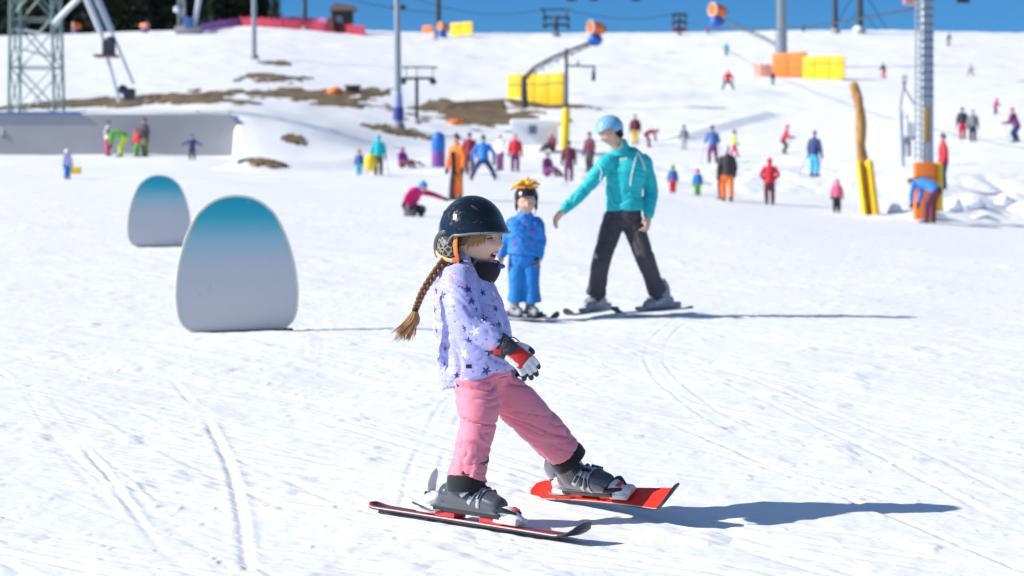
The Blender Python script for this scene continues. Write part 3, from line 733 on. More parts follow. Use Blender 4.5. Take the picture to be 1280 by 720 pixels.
    # --- neck warmer
    nw = tube([g(592, 346, 0), g(597, 338, -.005), g(602, 331, -.01), g(604, 324, -.012)], [(.070, .064), (.070, .063), (.069, .062), (.064, .058)], side=f, n=40, caps=(0, 0))
    V, F = nw; rr = V-g(600, 333)
    V = V+nrm(np.array([0, 0, 1]))*(.004*np.sin(np.arctan2(rr[:, 1], rr[:, 0])*5))[:, None]
    nwo = part('neck_warmer', (V, F), blackfab, root)
    part('collar_toggle', ball(g(627, 333, -.05), (.013, .009, .008)), mat('blue_toggle', (.03, .12, .5), .4), nwo)
    # --- hair: cap under the helmet, fringe strands, plait
    hairm = mat('brown_hair', (.20, .095, .038), .5, bump=.3, bscale=120, var=.35, vscale=60)
    blond = mat('golden_hair', (.42, .22, .08), .45, var=.35, vscale=80)
    cap = helmet_geo(hloc(hc, hf, up, (-.006, 0, .006), sc), hf, up, (.101, .083, .108), front=62, side=104, back=126, th=.004)
    hr = part('hair', cap[:2], hairm, root)
    st = []; R0 = random.Random(4)
    for i in range(150):
        t = R0.random(); sg = -1 if i % 3 else 1
        y0 = (.050+.026*t); x0 = .086-.074*t**1.1
        def srf(y, z, e): return (.097*math.sqrt(max(.01, 1-min(.97, (y/.080)**2)-(z/.112)**2))+e, sg*y, z)
        y1 = min(.078, y0+.012*R0.random()); y2 = min(.079, y1+.010*R0.random())
        a = hloc(hc, hf, up, srf(y0*.95, .045-.01*R0.random(), .002), sc)
        b = hloc(hc, hf, up, srf(y1, .020-.012*R0.random(), .005), sc)
        c_ = hloc(hc, hf, up, srf(y2, -.004-.035*R0.random()*(.3+t), .005), sc)
        st.append(tube([a, b, c_], [.0016, .0014, .0004], n=5, sub=3, caps=(0, 0)))
    part('fringe', join(*st[0::3]), blond, hr); part('fringe', join(*(st[1::3]+st[2::3])), blond, hr)
    bp = catmull([g(566, 318, -.02), g(556, 326, -.05), g(545, 340, -.075), g(535, 354, -.085), g(527, 368, -.085), g(522, 380, -.085), g(519, 388, -.085)], 10)
    n = len(bp); tang = np.gradient(bp, axis=0); bs = []
    for k in range(3):
        pts = []; rad = []
        for i in range(n):
            t = i/(n-1); T = nrm(tang[i]); s = nrm(np.cross(T, (0, 1, 0))); o = np.cross(T, s); ph = t*2*PI*4.6+k*2*PI/3
            w = .0105*(1-.35*t); pts.append(bp[i]+s*math.sin(ph)*w*1.0+o*math.sin(2*ph)*w*.5); rad.append((.0076*(1-.35*t)))
        bs.append(tube(pts, rad, n=10, sub=2))
    V, F = join(*bs); br = part('plait', (V, F), hairm, hr)
    part('hair_tie', tube([bp[-2], bp[-1]], [.011, .011], sub=1), blackfab, br)
    tf = []; e0 = bp[-1]
    for i in range(150):
        a = R0.uniform(0, 2*PI); r = math.sqrt(R0.random()); ln = R0.uniform(.7, 1.1)
        o = np.array([math.cos(a), math.sin(a), 0])*.007*r
        m = e0+np.array([-.014, 0, -.045])*ln+np.array([math.cos(a)*.026, math.sin(a)*.018, 0])*r
        en = e0+np.array([-.030+R0.uniform(-.012, .012), 0, -.098*ln])+np.array([math.cos(a)*.030, math.sin(a)*.02, 0])*r+np.array([-.02 if r > .8 else 0, 0, 0])
        tf.append(tube([e0+o, m, en], [.0022, .0024, .0005], n=5, sub=3, caps=(0, 0)))
    part('plait_tuft', join(*tf), blond, br)
    # --- helmet
    HC = g(590.5, 293)
    hh = helmet_geo(HC, hf, up, (.122, .108, .134), front=88, side=90, back=116, nu=96, nv=40, th=.014)
    gloss = helmet_material()
    he = part('helmet', hh[:2], gloss, root)
    rim = hh[2]; rim.append(rim[0])
    part('helmet_rim', tube(rim, [(.0042, .0042)]*len(rim), n=8, sub=1, caps=(0, 0)), mat('grey_rim', (.22, .23, .25), .4), he)
    HL = lambda x, y, z: hloc(HC, hf, up, (x, y, z))
    for (x0, z0, x1, z1) in ((-.045, .098, .005, .112), (-.075, .07, -.05, .086), (.04, .098, .07, .080)):   # vents
        for sg in (-1,):
            pts = []
            for t in np.linspace(0, 1, 6):
                x = x0+(x1-x0)*t; z = z0+(z1-z0)*t
                yy = .108*math.sqrt(max(0.02, 1-(x/.122)**2-(z/.134)**2)); pts.append(HL(x, sg*(yy-.0005), z))
            part('vent', tube(pts, [(.0020, .0038), (.003, .006), (.003, .007), (.003, .007), (.003, .006), (.002, .003)], n=8, side=lat), mat('vent_black', (.004, .004, .005), .7), he)
    # ear assembly on both sides
    padm = mat('ear_pad_grey', (.045, .048, .055), .75, bump=.3, bscale=200)
    for sg in (-1, 1):
        ring_ = [HL(-.050+.044*math.cos(a), sg*(.100-.012*abs(math.cos(a))), -.040+.050*math.sin(a)) for a in np.linspace(.25, PI+.7, 22)]
        part('ear_frame', tube(ring_, [(.003, .0075)]*22, side=l, n=10, sub=2), mat('ear_frame_grey', (.10, .105, .115), .5), he)
        ep = part('ear_pad', ball(HL(-.048, sg*.084, -.042), (.042, .018, .046), (hf, l, up)), earmesh(), he)
        org = mat('orange_strap', (.90, .25, .03), .55)
        tan = mat('tan_strap', (.85, .50, .20), .55)
        part('chin_strap', tube([HL(-.002, sg*.098, .002), HL(-.003, sg*.101, -.03), HL(-.003, sg*.097, -.062), HL(-.001, sg*.090, -.080)], [(.0085, .002)]*4, side=hf, n=8, sub=3), org, he)
        part('chin_strap', tube([HL(-.098, sg*.084, -.050), HL(-.078, sg*.096, -.068), HL(-.045, sg*.099, -.082), HL(-.010, sg*.094, -.088)], [(.0065, .002)]*4, side=up, n=8, sub=3), tan, he)
        part('strap_clip', box(HL(-.004, sg*.096, -.084), (.014, .004, .008), (hf, l, up), .002), mat('clip_orange', (.6, .12, .02), .5), he)
        part('chin_strap', tube([HL(-.002, sg*.082, -.084), HL(.03, sg*.066, -.108), HL(.055, sg*.03, -.122)], [(.006, .002)]*3, side=up, n=8, sub=3), blackfab, he)
    # --- gloves
    for (w_, d_, p_, t_, near) in ((wH, hd, hpal, hth, True), (wH2, nrm((.5, 0, -.9)), (-.3, -.9, 0), (.8, 0, .3), False)):
        hp, tips = hand_geo(w_, d_, p_, t_, .95, .42, glove=True)
        V, F, N = fuse(hp, .003, 1); fc = fcent(V, F)
        mi = np.zeros(len(F), int)            # 0 white, 1 black, 2 red
        dd = nrm(d_); pl = nrm(np.asarray(p_)-np.dot(p_, dd)*dd); th = np.cross(pl, dd); th = th*np.sign(th@np.asarray(t_))
        lx = (fc-w_)@dd/.95; lz = (fc-w_)@pl/.95; ly = (fc-w_)@th/.95
        mi[(lz > .010) & (lx < .09)] = 1
        mi[(lz < .006) & (lx > .025) & (lx < .098) & (np.abs(ly) < .031)] = 2
        mi[(lx < .030)] = 1
        for pts in tips:
            tip = pts[-1]; mi[np.linalg.norm(fc-tip, axis=1) < .021] = 1
            k2 = pts[2]; k3 = pts[1] if len(pts) > 4 else pts[0]
        for pts in tips[:4]:
            A, B = pts[1], pts[2]; ab = B-A; tt = ((fc-A)@ab)/(ab@ab); dd2 = np.linalg.norm(fc-A-np.outer(tt.clip(0, 1), ab), axis=1)
            mi[(tt > .2) & (tt < .95) & (dd2 < .014) & (((fc-A)@pl) < -.003)] = 2
        part('glove', (V, F), [mat('glove_white', (.74, .74, .76), .5, bump=.2, bscale=150), mat('glove_black', (.03, .03, .035), .6, bump=.3, bscale=150), mat('glove_red', (.80, .04, .03), .5, bump=.2, bscale=150)], root, mi=mi)
        cu = tube([w_-dd*.038, w_-dd*.012, w_+dd*.022], [.041, .039, .034], n=20)
        V, F, N = fuse([cu], .003, 1); V = folds(V, N, .002, .02, seed=2, along=dd)
        gc = part('glove_cuff', (V, F), mat('glove_cuff_grey', (.05, .05, .058), .7, bump=.4, bscale=120), root)
        if near:
            part('cuff_tab', box(w_-dd*.012+np.array([-.012, -.038, -.018]), (.013, .003, .009), bev=.002), mat('glove_red', C['red']), gc)
            part('cuff_cord', tube([w_+np.array([.0, -.03, .03]), w_+np.array([.03, -.035, .036]), w_+np.array([.05, -.03, .022])], [.0022]*3, n=6), blackplastic, gc)
    # --- boots, skis, bindings
    shell = mat('girl_boot_grey', (.085, .095, .115), .25, .25, var=.3, coat=.4, vscale=12)
    silver = mat('buckle_silver', (.6, .6, .62), .3, .6); wht = mat('binding_white', (.72, .72, .74), .35, var=.05); redp = mat('binding_red', (.70, .03, .03), .35)
    topr = mat('ski_red', (.80, .030, .012), .40, spec=.25, var=.06)
    edge = mat('ski_edge', (.5, .5, .5), .3, .8); linr = mat('ski_line_white', (.6, .5, .5), .4)
    o1 = at(590, 657, 6.68); a1 = nrm((.75, -.66, .0)); zg = float(gz(o1[0], o1[1]))
    o1 = np.array([o1[0], o1[1], zg+.040]); n1 = nrm((.02, .075, 1))
    n1 = nrm(n1-np.dot(n1, a1)*a1)
    g1, mi = ski_geo(o1-n1*.022, a1, n1, .47, .50, .092, tip=.05)
    s1 = part('ski', g1, [topr, blackplastic, linr, mat('ski_graphite', (.035, .012, .014), .35)], root, smooth=False, mi=mi)
    binding_parts(s1, o1, a1, n1, .98, wht, redp)
    boot_parts(root, o1, a1, n1, .98, shell, silver, blackplastic, lean=.20, short=.86)
    o2 = at(741, 611, 7.02); a2 = nrm((.56, -.83, .09)); n2 = nrm((-.56, -.34, .80)); n2 = nrm(n2-np.dot(n2, a2)*a2)
    g2, mi = ski_geo(o2-n2*.022, a2, n2, .38, .47, .098, tip=.05)
    s2 = part('ski', g2, [topr, blackplastic, linr, topr], root, smooth=False, mi=mi, label='raised red ski tipped on its edge')
    binding_parts(s2, o2, a2, n2, .95, wht, redp)
    boot_parts(root, o2, a2, n2, .95, shell, silver, blackplastic, lean=.15, short=.8)
    return root

def earmesh():
    if 'earmesh' in MC: return MC['earmesh']
    m = bpy.data.materials.new('ear_mesh_print'); m.use_nodes = True; N, L = nodes(m); b = N['Principled BSDF']; b.inputs['Roughness'].default_value = .7
    tc = N.new('ShaderNodeTexCoord'); w = N.new('ShaderNodeTexVoronoi'); w.feature = 'DISTANCE_TO_EDGE'; w.inputs['Scale'].default_value = 62
    L.new(tc.outputs['Object'], w.inputs['Vector']); r = N.new('ShaderNodeValToRGB'); e = r.color_ramp.elements
    e[0].position = .05; e[0].color = (.34, .30, .25, 1); e[1].position = .14; e[1].color = (.025, .025, .03, 1); L.new(w.outputs['Distance'], r.inputs[0]); L.new(r.outputs[0], b.inputs['Base Color'])
    MC['earmesh'] = m; return m
def nodes(m): return m.node_tree.nodes, m.node_tree.links
def jacket_material():
    m = bpy.data.materials.new('lilac_star_cloth'); m.use_nodes = True; N, L = nodes(m); b = N['Principled BSDF']
    b.inputs['Roughness'].default_value = .55; b.inputs['Sheen Weight'].default_value = .1
    uv = N.new('ShaderNodeUVMap'); uv.uv_map = 'UVMap'
    def M(op, a, c=None, d=None):
        n = N.new('ShaderNodeMath'); n.operation = op
        for i, v in enumerate((a, c, d)):
            if v is None: continue
            if isinstance(v, (int, float)): n.inputs[i].default_value = v
            else: L.new(v, n.inputs[i])
        return n.outputs[0]
    def star(cell, R, off):
        ad = N.new('ShaderNodeVectorMath'); ad.operation = 'ADD'; L.new(uv.outputs[0], ad.inputs[0]); ad.inputs[1].default_value = (off, off*.7, 0)
        vo = N.new('ShaderNodeTexVoronoi'); vo.voronoi_dimensions = '2D'; vo.inputs['Scale'].default_value = 1/cell; vo.inputs['Randomness'].default_value = .75
        L.new(ad.outputs[0], vo.inputs['Vector'])
        sb = N.new('ShaderNodeVectorMath'); sb.operation = 'SUBTRACT'; L.new(ad.outputs[0], sb.inputs[0]); L.new(vo.outputs['Position'], sb.inputs[1])
        sx = N.new('ShaderNodeSeparateXYZ'); L.new(sb.outputs[0], sx.inputs[0])
        sc = N.new('ShaderNodeSeparateColor'); L.new(vo.outputs['Color'], sc.inputs[0])
        ln = N.new('ShaderNodeVectorMath'); ln.operation = 'LENGTH'; L.new(sb.outputs[0], ln.inputs[0])
        an = M('ADD', M('ARCTAN2', sx.outputs[1], sx.outputs[0]), M('MULTIPLY', sc.outputs[2], 6.0))
        t = M('DIVIDE', M('PINGPONG', M('ADD', an, 20*PI), PI/5), PI/5)
        rr = M('MULTIPLY', M('MULTIPLY_ADD', M('POWER', t, 1.6), .62, .38), M('MULTIPLY_ADD', sc.outputs[1], R*.5, R*.6))
        return M('LESS_THAN', ln.outputs['Value'], rr), sc
    col = None
    def mix(fac, a, c):
        x = N.new('ShaderNodeMix'); x.data_type = 'RGBA'; L.new(fac, x.inputs[0])
        for i, v in ((6, a), (7, c)):
            if isinstance(v, tuple): x.inputs[i].default_value = (*v, 1)
            else: L.new(v, x.inputs[i])
        return x.outputs[2]
    base = (.52, .51, .84)
    nz = N.new('ShaderNodeTexNoise'); nz.inputs['Scale'].default_value = 30; L.new(uv.outputs[0], nz.inputs['Vector'])
    c0 = mix(nz.outputs['Fac'], (.42, .42, .79), (.50, .49, .84))
    # pink brush flecks
    mp = N.new('ShaderNodeMapping'); mp.inputs['Scale'].default_value = (34, 12, 1); mp.inputs['Rotation'].default_value = (0, 0, .6); L.new(uv.outputs[0], mp.inputs[0])
    n2 = N.new('ShaderNodeTexNoise'); n2.inputs['Scale'].default_value = 1; n2.inputs['Detail'].default_value = 2; L.new(mp.outputs[0], n2.inputs['Vector'])
    c1 = mix(M('GREATER_THAN', n2.outputs['Fac'], .665), c0, (.85, .36, .48))
    s, sc = star(.026, .0042, 3.7); c2 = mix(M('MULTIPLY', s, M('GREATER_THAN', sc.outputs[0], .35)), c1, (.04, .06, .30))
    s, sc = star(.052, .0185, 1.3); c3 = mix(M('MULTIPLY', s, M('GREATER_THAN', sc.outputs[0], .62)), c2, (.85, .84, .92))
    s, sc = star(.054, .0175, 9.3); c4 = mix(M('MULTIPLY', s, M('GREATER_THAN', sc.outputs[0], .40)), c3, (.03, .05, .30))
    L.new(c4, b.inputs['Base Color'])
    tc = N.new('ShaderNodeTexCoord'); n = N.new('ShaderNodeTexNoise'); n.inputs['Scale'].default_value = 260; L.new(tc.outputs['Object'], n.inputs['Vector'])
    u = N.new('ShaderNodeBump'); u.inputs['Strength'].default_value = .2; u.inputs['Distance'].default_value = .004; L.new(n.outputs['Fac'], u.inputs['Height']); L.new(u.outputs[0], b.inputs['Normal'])
    return m
def helmet_material():
    m = bpy.data.materials.new('scuffed_gloss_black'); m.use_nodes = True; N, L = nodes(m); b = N['Principled BSDF']
    tc = N.new('ShaderNodeTexCoord'); n = N.new('ShaderNodeTexNoise'); n.inputs['Scale'].default_value = 70; n.inputs['Detail'].default_value = 8; L.new(tc.outputs['Object'], n.inputs['Vector'])
    r = N.new('ShaderNodeMapRange'); r.inputs[1].default_value = .45; r.inputs[2].default_value = .75; r.inputs[3].default_value = .10; r.inputs[4].default_value = .42; L.new(n.outputs['Fac'], r.inputs[0]); L.new(r.outputs[0], b.inputs['Roughness'])
    v = N.new('ShaderNodeTexVoronoi'); v.inputs['Scale'].default_value = 95; L.new(tc.outputs['Object'], v.inputs['Vector'])
    g = N.new('ShaderNodeMath'); g.operation = 'LESS_THAN'; g.inputs[1].default_value = .16; L.new(v.outputs['Distance'], g.inputs[0])
    n3 = N.new('ShaderNodeTexNoise'); n3.inputs['Scale'].default_value = 14; L.new(tc.outputs['Object'], n3.inputs['Vector'])
    g2 = N.new('ShaderNodeMath'); g2.operation = 'GREATER_THAN'; g2.inputs[1].default_value = .57; L.new(n3.outputs['Fac'], g2.inputs[0])
    g3 = N.new('ShaderNodeMath'); g3.operation = 'MULTIPLY'; L.new(g.outputs[0], g3.inputs[0]); L.new(g2.outputs[0], g3.inputs[1])
    x = N.new('ShaderNodeMix'); x.data_type = 'RGBA'; x.inputs[6].default_value = (.006, .009, .016, 1); x.inputs[7].default_value = (.16, .18, .21, 1); L.new(g3.outputs[0], x.inputs[0]); L.new(x.outputs[2], b.inputs['Base Color'])
    b.inputs['Coat Weight'].default_value = .6; b.inputs['Coat Roughness'].default_value = .06
    return m

# ------------------------------------------------------------------ instructor and child
def build_instructor():
    D0 = 16.5; g = lambda px, py, dy=0.0: at(px, py, D0+dy)
    f = nrm((-.30, -.95, 0)); l = nrm(np.cross((0, 0, 1), f))
    J = dict(fwd=f, left=l, up=nrm((-.02, 0, 1)))
    J['pelvis'] = g(781, 263); J['waist'] = g(780, 238, .0); J['chest'] = g(782, 214); J['shm'] = g(782, 197); J['neck'] = g(778, 186, -.02); J['head'] = g(763, 165, -.10)
    J['hs'] = 1.08; J['hfwd'] = nrm((-.72, -.58, -.38)); J['hup'] = nrm((-.45, -.05, .9))
    J['shR'] = g(758, 203, -.05); J['elR'] = g(733, 235, -.10); J['wrR'] = g(706, 262, -.16)
    J['shL'] = g(805, 203, .05); J['elL'] = g(813, 238, .06); J['wrL'] = g(811, 268, -.03)
    J['hipR'] = g(768, 272, 0); J['knR'] = g(751, 328, -.12); J['anR'] = g(745, 368, -.05)
    J['hipL'] = g(788, 272, 0); J['knL'] = g(807, 325, -.08); J['anL'] = g(822, 364, .05)
    a = nrm((-.62, -.78, 0)); J['footR'] = nrm((-.45, -.9, 0)); J['footL'] = nrm((-.70, -.72, 0))
    pR = g(744, 394, .02); pR[2] = gz(pR[0], pR[1])+.045; pL = g(823, 393, .1); pL[2] = gz(pL[0], pL[1])+.045
    J['soleR'], J['soleL'] = pR, pL
    teal = cloth('turquoise_jacket', (.0, .50, .54), .6)
    root = figure('woman ski instructor in turquoise jacket and dark trousers reaching towards the small child in blue', (pR[0]*.5+pL[0]*.5, D0, 0), J, 1.68, (teal, cloth('anthracite_trousers', (.05, .045, .055), .7)), voxel=.010, hat='helmet',
                  hatmat=mat('helmet_ice_blue', (.24, .50, .74), .22, coat=.5, var=.06), skis=('ski', .62, 'charcoal', 'grey'), detail=1, glovecol=None, bulk=.93)
    jk = [c for c in root.children if c.name.startswith('jacket')][0]
    wt = cloth('white_piping', (.8, .8, .8))
    part('jacket_piping', tube([g(747, 205, -.19), g(752, 214, -.2), g(750, 226, -.19)], [.0045]*3, n=8), wt, jk)
    part('jacket_piping', tube([g(797, 190, -.12), g(792, 208, -.185), g(789, 222, -.19), g(788, 232, -.185)], [.005]*4, n=8), wt, jk)
    part('jacket_piping', tube([g(797, 190, -.12), g(803, 202, -.11), g(806, 212, -.08)], [.005]*3, n=8), wt, jk)
    part('jacket_collar', tube([g(776, 192, -.02), g(774, 183, -.03), g(772, 178, -.04)], [(.085, .078), (.078, .07), (.072, .066)], side=l, n=20, caps=(0, 0)), teal, jk)
    part('collar_lining', tube([g(772, 182, -.05), g(769, 177, -.055)], [(.066, .06)]*2, side=l, n=20, sub=1), cloth('cream_fleece', (.6, .52, .42)), jk)
    return root
def build_child():
    D0 = 16.2; g = lambda px, py, dy=0.0: at(px, py, D0+dy)
    f = nrm((.16, -1, 0)); l = nrm(np.cross((0, 0, 1), f))
    J = dict(fwd=f, left=l, up=np.array([0, 0, 1.]))
    J['pelvis'] = g(655, 318); J['waist'] = g(655, 302); J['chest'] = g(655, 287); J['shm'] = g(656, 276); J['neck'] = g(657, 270, -.01); J['head'] = g(658, 252, -.03)
    J['hfwd'] = nrm((.10, -1, -.12)); J['hup'] = np.array([0, -.1, 1.]); J['hs'] = 1.0; J['hfront'] = 75; J['hlift'] = .030
    J['shR'] = g(641, 280); J['elR'] = g(632, 300, .01); J['wrR'] = g(627, 318, -.03)
    J['shL'] = g(671, 280); J['elL'] = g(676, 300, .01); J['wrL'] = g(673, 320, -.03)
    J['hipR'] = g(648, 324); J['knR'] = g(646, 350, -.04); J['anR'] = g(645, 376)
    J['hipL'] = g(663, 324); J['knL'] = g(664, 352, -.04); J['anL'] = g(666, 378, -.02)
    for s, px in (('R', 645), ('L', 665)):
        p = g(px, 391, -.03); p[2] = gz(p[0], p[1])+.04; J['sole'+s] = p; J['foot'+s] = nrm((.35, -.9, 0)); J['ski'+s] = nrm((.62, -.78, 0))
    m = bpy.data.materials.new('blue_print_cloth'); m.use_nodes = True; N, L = nodes(m); b = N['Principled BSDF']; b.inputs['Roughness'].default_value = .65
    tc = N.new('ShaderNodeTexCoord'); v = N.new('ShaderNodeTexNoise'); v.inputs['Scale'].default_value = 16; v.inputs['Detail'].default_value = 1; L.new(tc.outputs['Object'], v.inputs['Vector'])
    r = N.new('ShaderNodeValToRGB'); r.color_ramp.interpolation = 'CONSTANT'; e = r.color_ramp.elements; e[0].color = (.01, .13, .50, 1); e[1].position = .66; e[1].color = (.16, .10, .40, 1)
    q = e.new(.40); q.color = (.015, .24, .70, 1); L.new(v.outputs['Fac'], r.inputs[0]); L.new(r.outputs[0], b.inputs['Base Color'])
    root = figure('small child in blue snowsuit with black helmet and yellow jester horns beside the instructor', (g(655, 390)[0], D0, 0), J, 1.06, (m, cloth('bright_blue_trousers', (.0, .20, .60), .6)), voxel=.009, hat='helmet',
                  skis=('ski', .55, 'charcoal', 'grey'), detail=1, glovecol='black', bulk=1.33)
    he = [c for c in root.children if c.name.startswith('helmet')][0]
    yel = cloth('yellow_jester_felt', (.90, .50, .02)); hc = g(658, 236, -.03)
    R0 = random.Random(3)
    horns = [((-.09, -.02, .045), (-.16, -.03, -.01)), ((-.05, -.05, .07), (-.10, -.06, .05)), ((.0, 0, .07), (.015, 0, .15)), ((.04, .02, .07), (.09, 0, .10)), ((.07, -.03, .06), (.13, -.02, .06)), ((.02, -.06, .06), (.05, -.07, .07)), ((-.02, .04, .07), (-.05, .05, .11))]
    for a, b_ in horns:
        a = np.array(a); b_ = np.array(b_)
        a = a*.78; b_ = b_*np.array([.80, .8, .62]); part('jester_horn', tube([hc+a*.35+(0, 0, .005), hc+a, hc+b_], [.021, .020, .009], n=10), yel, he)
    part('jester_band', tube([hc+np.array([.088*math.cos(t), .08*math.sin(t), .012]) for t in np.linspace(0, 2*PI, 20)], [.010]*20, n=8, sub=1), cloth('orange_felt', (.85, .25, .02)), he)
    for s in 'L':
        gl = [c for c in root.children if c.name.startswith('glove')][0]
        w = J['wr'+s]; part('glove_trim', tube([w+(0, 0, -.012), w+(0, 0, -.03)], [.031, .031], sub=1, n=14), cm('yellow'), gl)
    return root
# ------------------------------------------------------------------ ground
def snow_material():
    m = bpy.data.materials.new('piste_snow'); m.use_nodes = True; N, L = nodes(m); b = N['Principled BSDF']
    b.inputs['Roughness'].default_value = .62; b.inputs['Specular IOR Level'].default_value = .35
    tc = N.new('ShaderNodeTexCoord')
    n = N.new('ShaderNodeTexNoise'); n.inputs['Scale'].default_value = .9; n.inputs['Detail'].default_value = 6; L.new(tc.outputs['Object'], n.inputs['Vector'])
    x = N.new('ShaderNodeMix'); x.data_type = 'RGBA'; x.inputs[6].default_value = (.85, .85, .865, 1); x.inputs[7].default_value = (.91, .91, .915, 1); L.new(n.outputs['Fac'], x.inputs[0]); L.new(x.outputs[2], b.inputs['Base Color'])
    a = N.new('ShaderNodeTexNoise'); a.inputs['Scale'].default_value = 34; a.inputs['Detail'].default_value = 7; a.inputs['Roughness'].default_value = .65; L.new(tc.outputs['Object'], a.inputs['Vector'])
    mp = N.new('ShaderNodeMapping'); mp.inputs['Rotation'].default_value = (0, 0, math.radians(58)); mp.inputs['Scale'].default_value = (2.2, 26, 8); L.new(tc.outputs['Object'], mp.inputs[0])
    s = N.new('ShaderNodeTexNoise'); s.inputs['Scale'].default_value = 1; s.inputs['Detail'].default_value = 4; L.new(mp.outputs[0], s.inputs['Vector'])
    u1 = N.new('ShaderNodeBump'); u1.inputs['Strength'].default_value = .22; u1.inputs['Distance'].default_value = .012; L.new(a.outputs['Fac'], u1.inputs['Height'])
    u2 = N.new('ShaderNodeBump'); u2.inputs['Strength'].default_value = .4; u2.inputs['Distance'].default_value = .015; L.new(s.outputs['Fac'], u2.inputs['Height']); L.new(u1.outputs[0], u2.inputs['Normal'])
    L.new(u2.outputs[0], b.inputs['Normal'])
    return m
def grid_mesh(name, X, Y, Z, material):
    r, c = X.shape; n = r*c
    me = bpy.data.meshes.new(name); me.vertices.add(n)
    me.vertices.foreach_set('co', np.stack([X, Y, Z], -1).astype(np.float32).ravel())
    i = np.arange(n).reshape(r, c); q = np.stack([i[:-1, :-1], i[:-1, 1:], i[1:, 1:], i[1:, :-1]], -1).reshape(-1, 4)
    me.loops.add(q.size); me.polygons.add(len(q)); me.loops.foreach_set('vertex_index', q.astype(np.int32).ravel())
    me.polygons.foreach_set('loop_start', (np.arange(len(q))*4).astype(np.int32)); me.polygons.foreach_set('use_smooth', np.ones(len(q), bool))
    me.materials.append(material); me.update(calc_edges=True); me.validate()
    o = bpy.data.objects.new(name, me); COL.objects.link(o); ORG[o.name] = np.zeros(3); return o
def build_ground():
    us = np.concatenate([np.linspace(-1500, -60, 50), np.linspace(-55, 1335, 640), np.linspace(1340, 2800, 50)])
    ds = np.concatenate([np.exp(np.arange(math.log(2.4), math.log(32), .0022)), np.exp(np.arange(math.log(32.1), math.log(430), .008)), np.arange(96.6, 97.9, .08)]); ds.sort()
    U, Dd = np.meshgrid(us, ds); X = (U-640)*Dd/FP
    Z = gz(X, Dd)
    o = grid_mesh('snow_ground', X, Dd, Z, snow_material()); o['kind'] = 'structure'
    # ground behind and around the photographer, and out to the horizon
    return o
def bare_ground():
    m = bpy.data.materials.new('thawed_grass'); m.use_nodes = True; N, L = nodes(m); b = N['Principled BSDF']; b.inputs['Roughness'].default_value = .95
    tc = N.new('ShaderNodeTexCoord'); n = N.new('ShaderNodeTexNoise'); n.inputs['Scale'].default_value = 1.1; n.inputs['Detail'].default_value = 8; L.new(tc.outputs['Object'], n.inputs['Vector'])
    r = N.new('ShaderNodeValToRGB'); e = r.color_ramp.elements; e[0].position = .35; e[0].color = (.07, .045, .022, 1); e[1].position = .65; e[1].color = (.26, .18, .085, 1); L.new(n.outputs['Fac'], r.inputs[0]); L.new(r.outputs[0], b.inputs['Base Color'])
    V = []; F = []; o = 0
    # photo position centre, half width px, half height px
    for k, (cx, cy, rx, ry) in enumerate([(338, 98, 36, 5), (345, 79, 18, 2.5), (240, 121, 46, 6), (255, 126, 60, 4), (405, 123, 75, 8), (455, 115, 26, 6), (610, 143, 82, 17), (566, 134, 40, 8), (500, 165, 38, 4.5), (368, 176, 13, 1.0), (330, 204, 26, 1.2), (118, 130, 60, 5), (150, 126, 34, 5), (30, 134, 40, 3), (690, 134, 50, 2.5)]):
        c = hit(cx, cy); s = FP/c[1]
        # true depth extent from the slope
        c2 = hit(cx, cy-ry); c1 = hit(cx, min(cy+ry, 212)); hy = max(.5, min(14, (c2[1]-c1[1])/2)); hx = rx/s
        n = 56; t = np.linspace(-1.25, 1.25, n); A, B = np.meshgrid(t, t); X = c[0]+A*hx; Y = (c1[1]+c2[1])/2+B*hy
        Z = gz(X, Y); rr = np.hypot(A, B)+0.50*fbm(A*2.4+k*7, B*1.8+k*3, o=5, g=.62)
        keep = rr < 1
        ramp = np.clip((1-rr)*0.6, -.06, .09); idx = np.arange(n*n).reshape(n, n)+o
        V.append(np.stack([X, Y, Z+ramp], -1).reshape(-1, 3)); o += n*n
        for i in range(n-1):
            for j in range(n-1):
                if keep[i, j] or keep[i+1, j] or keep[i, j+1] or keep[i+1, j+1]: F.append((idx[i, j], idx[i, j+1], idx[i+1, j+1], idx[i+1, j]))
    ob = part('bare_ground', (np.vstack(V), F), m); ob['kind'] = 'structure'

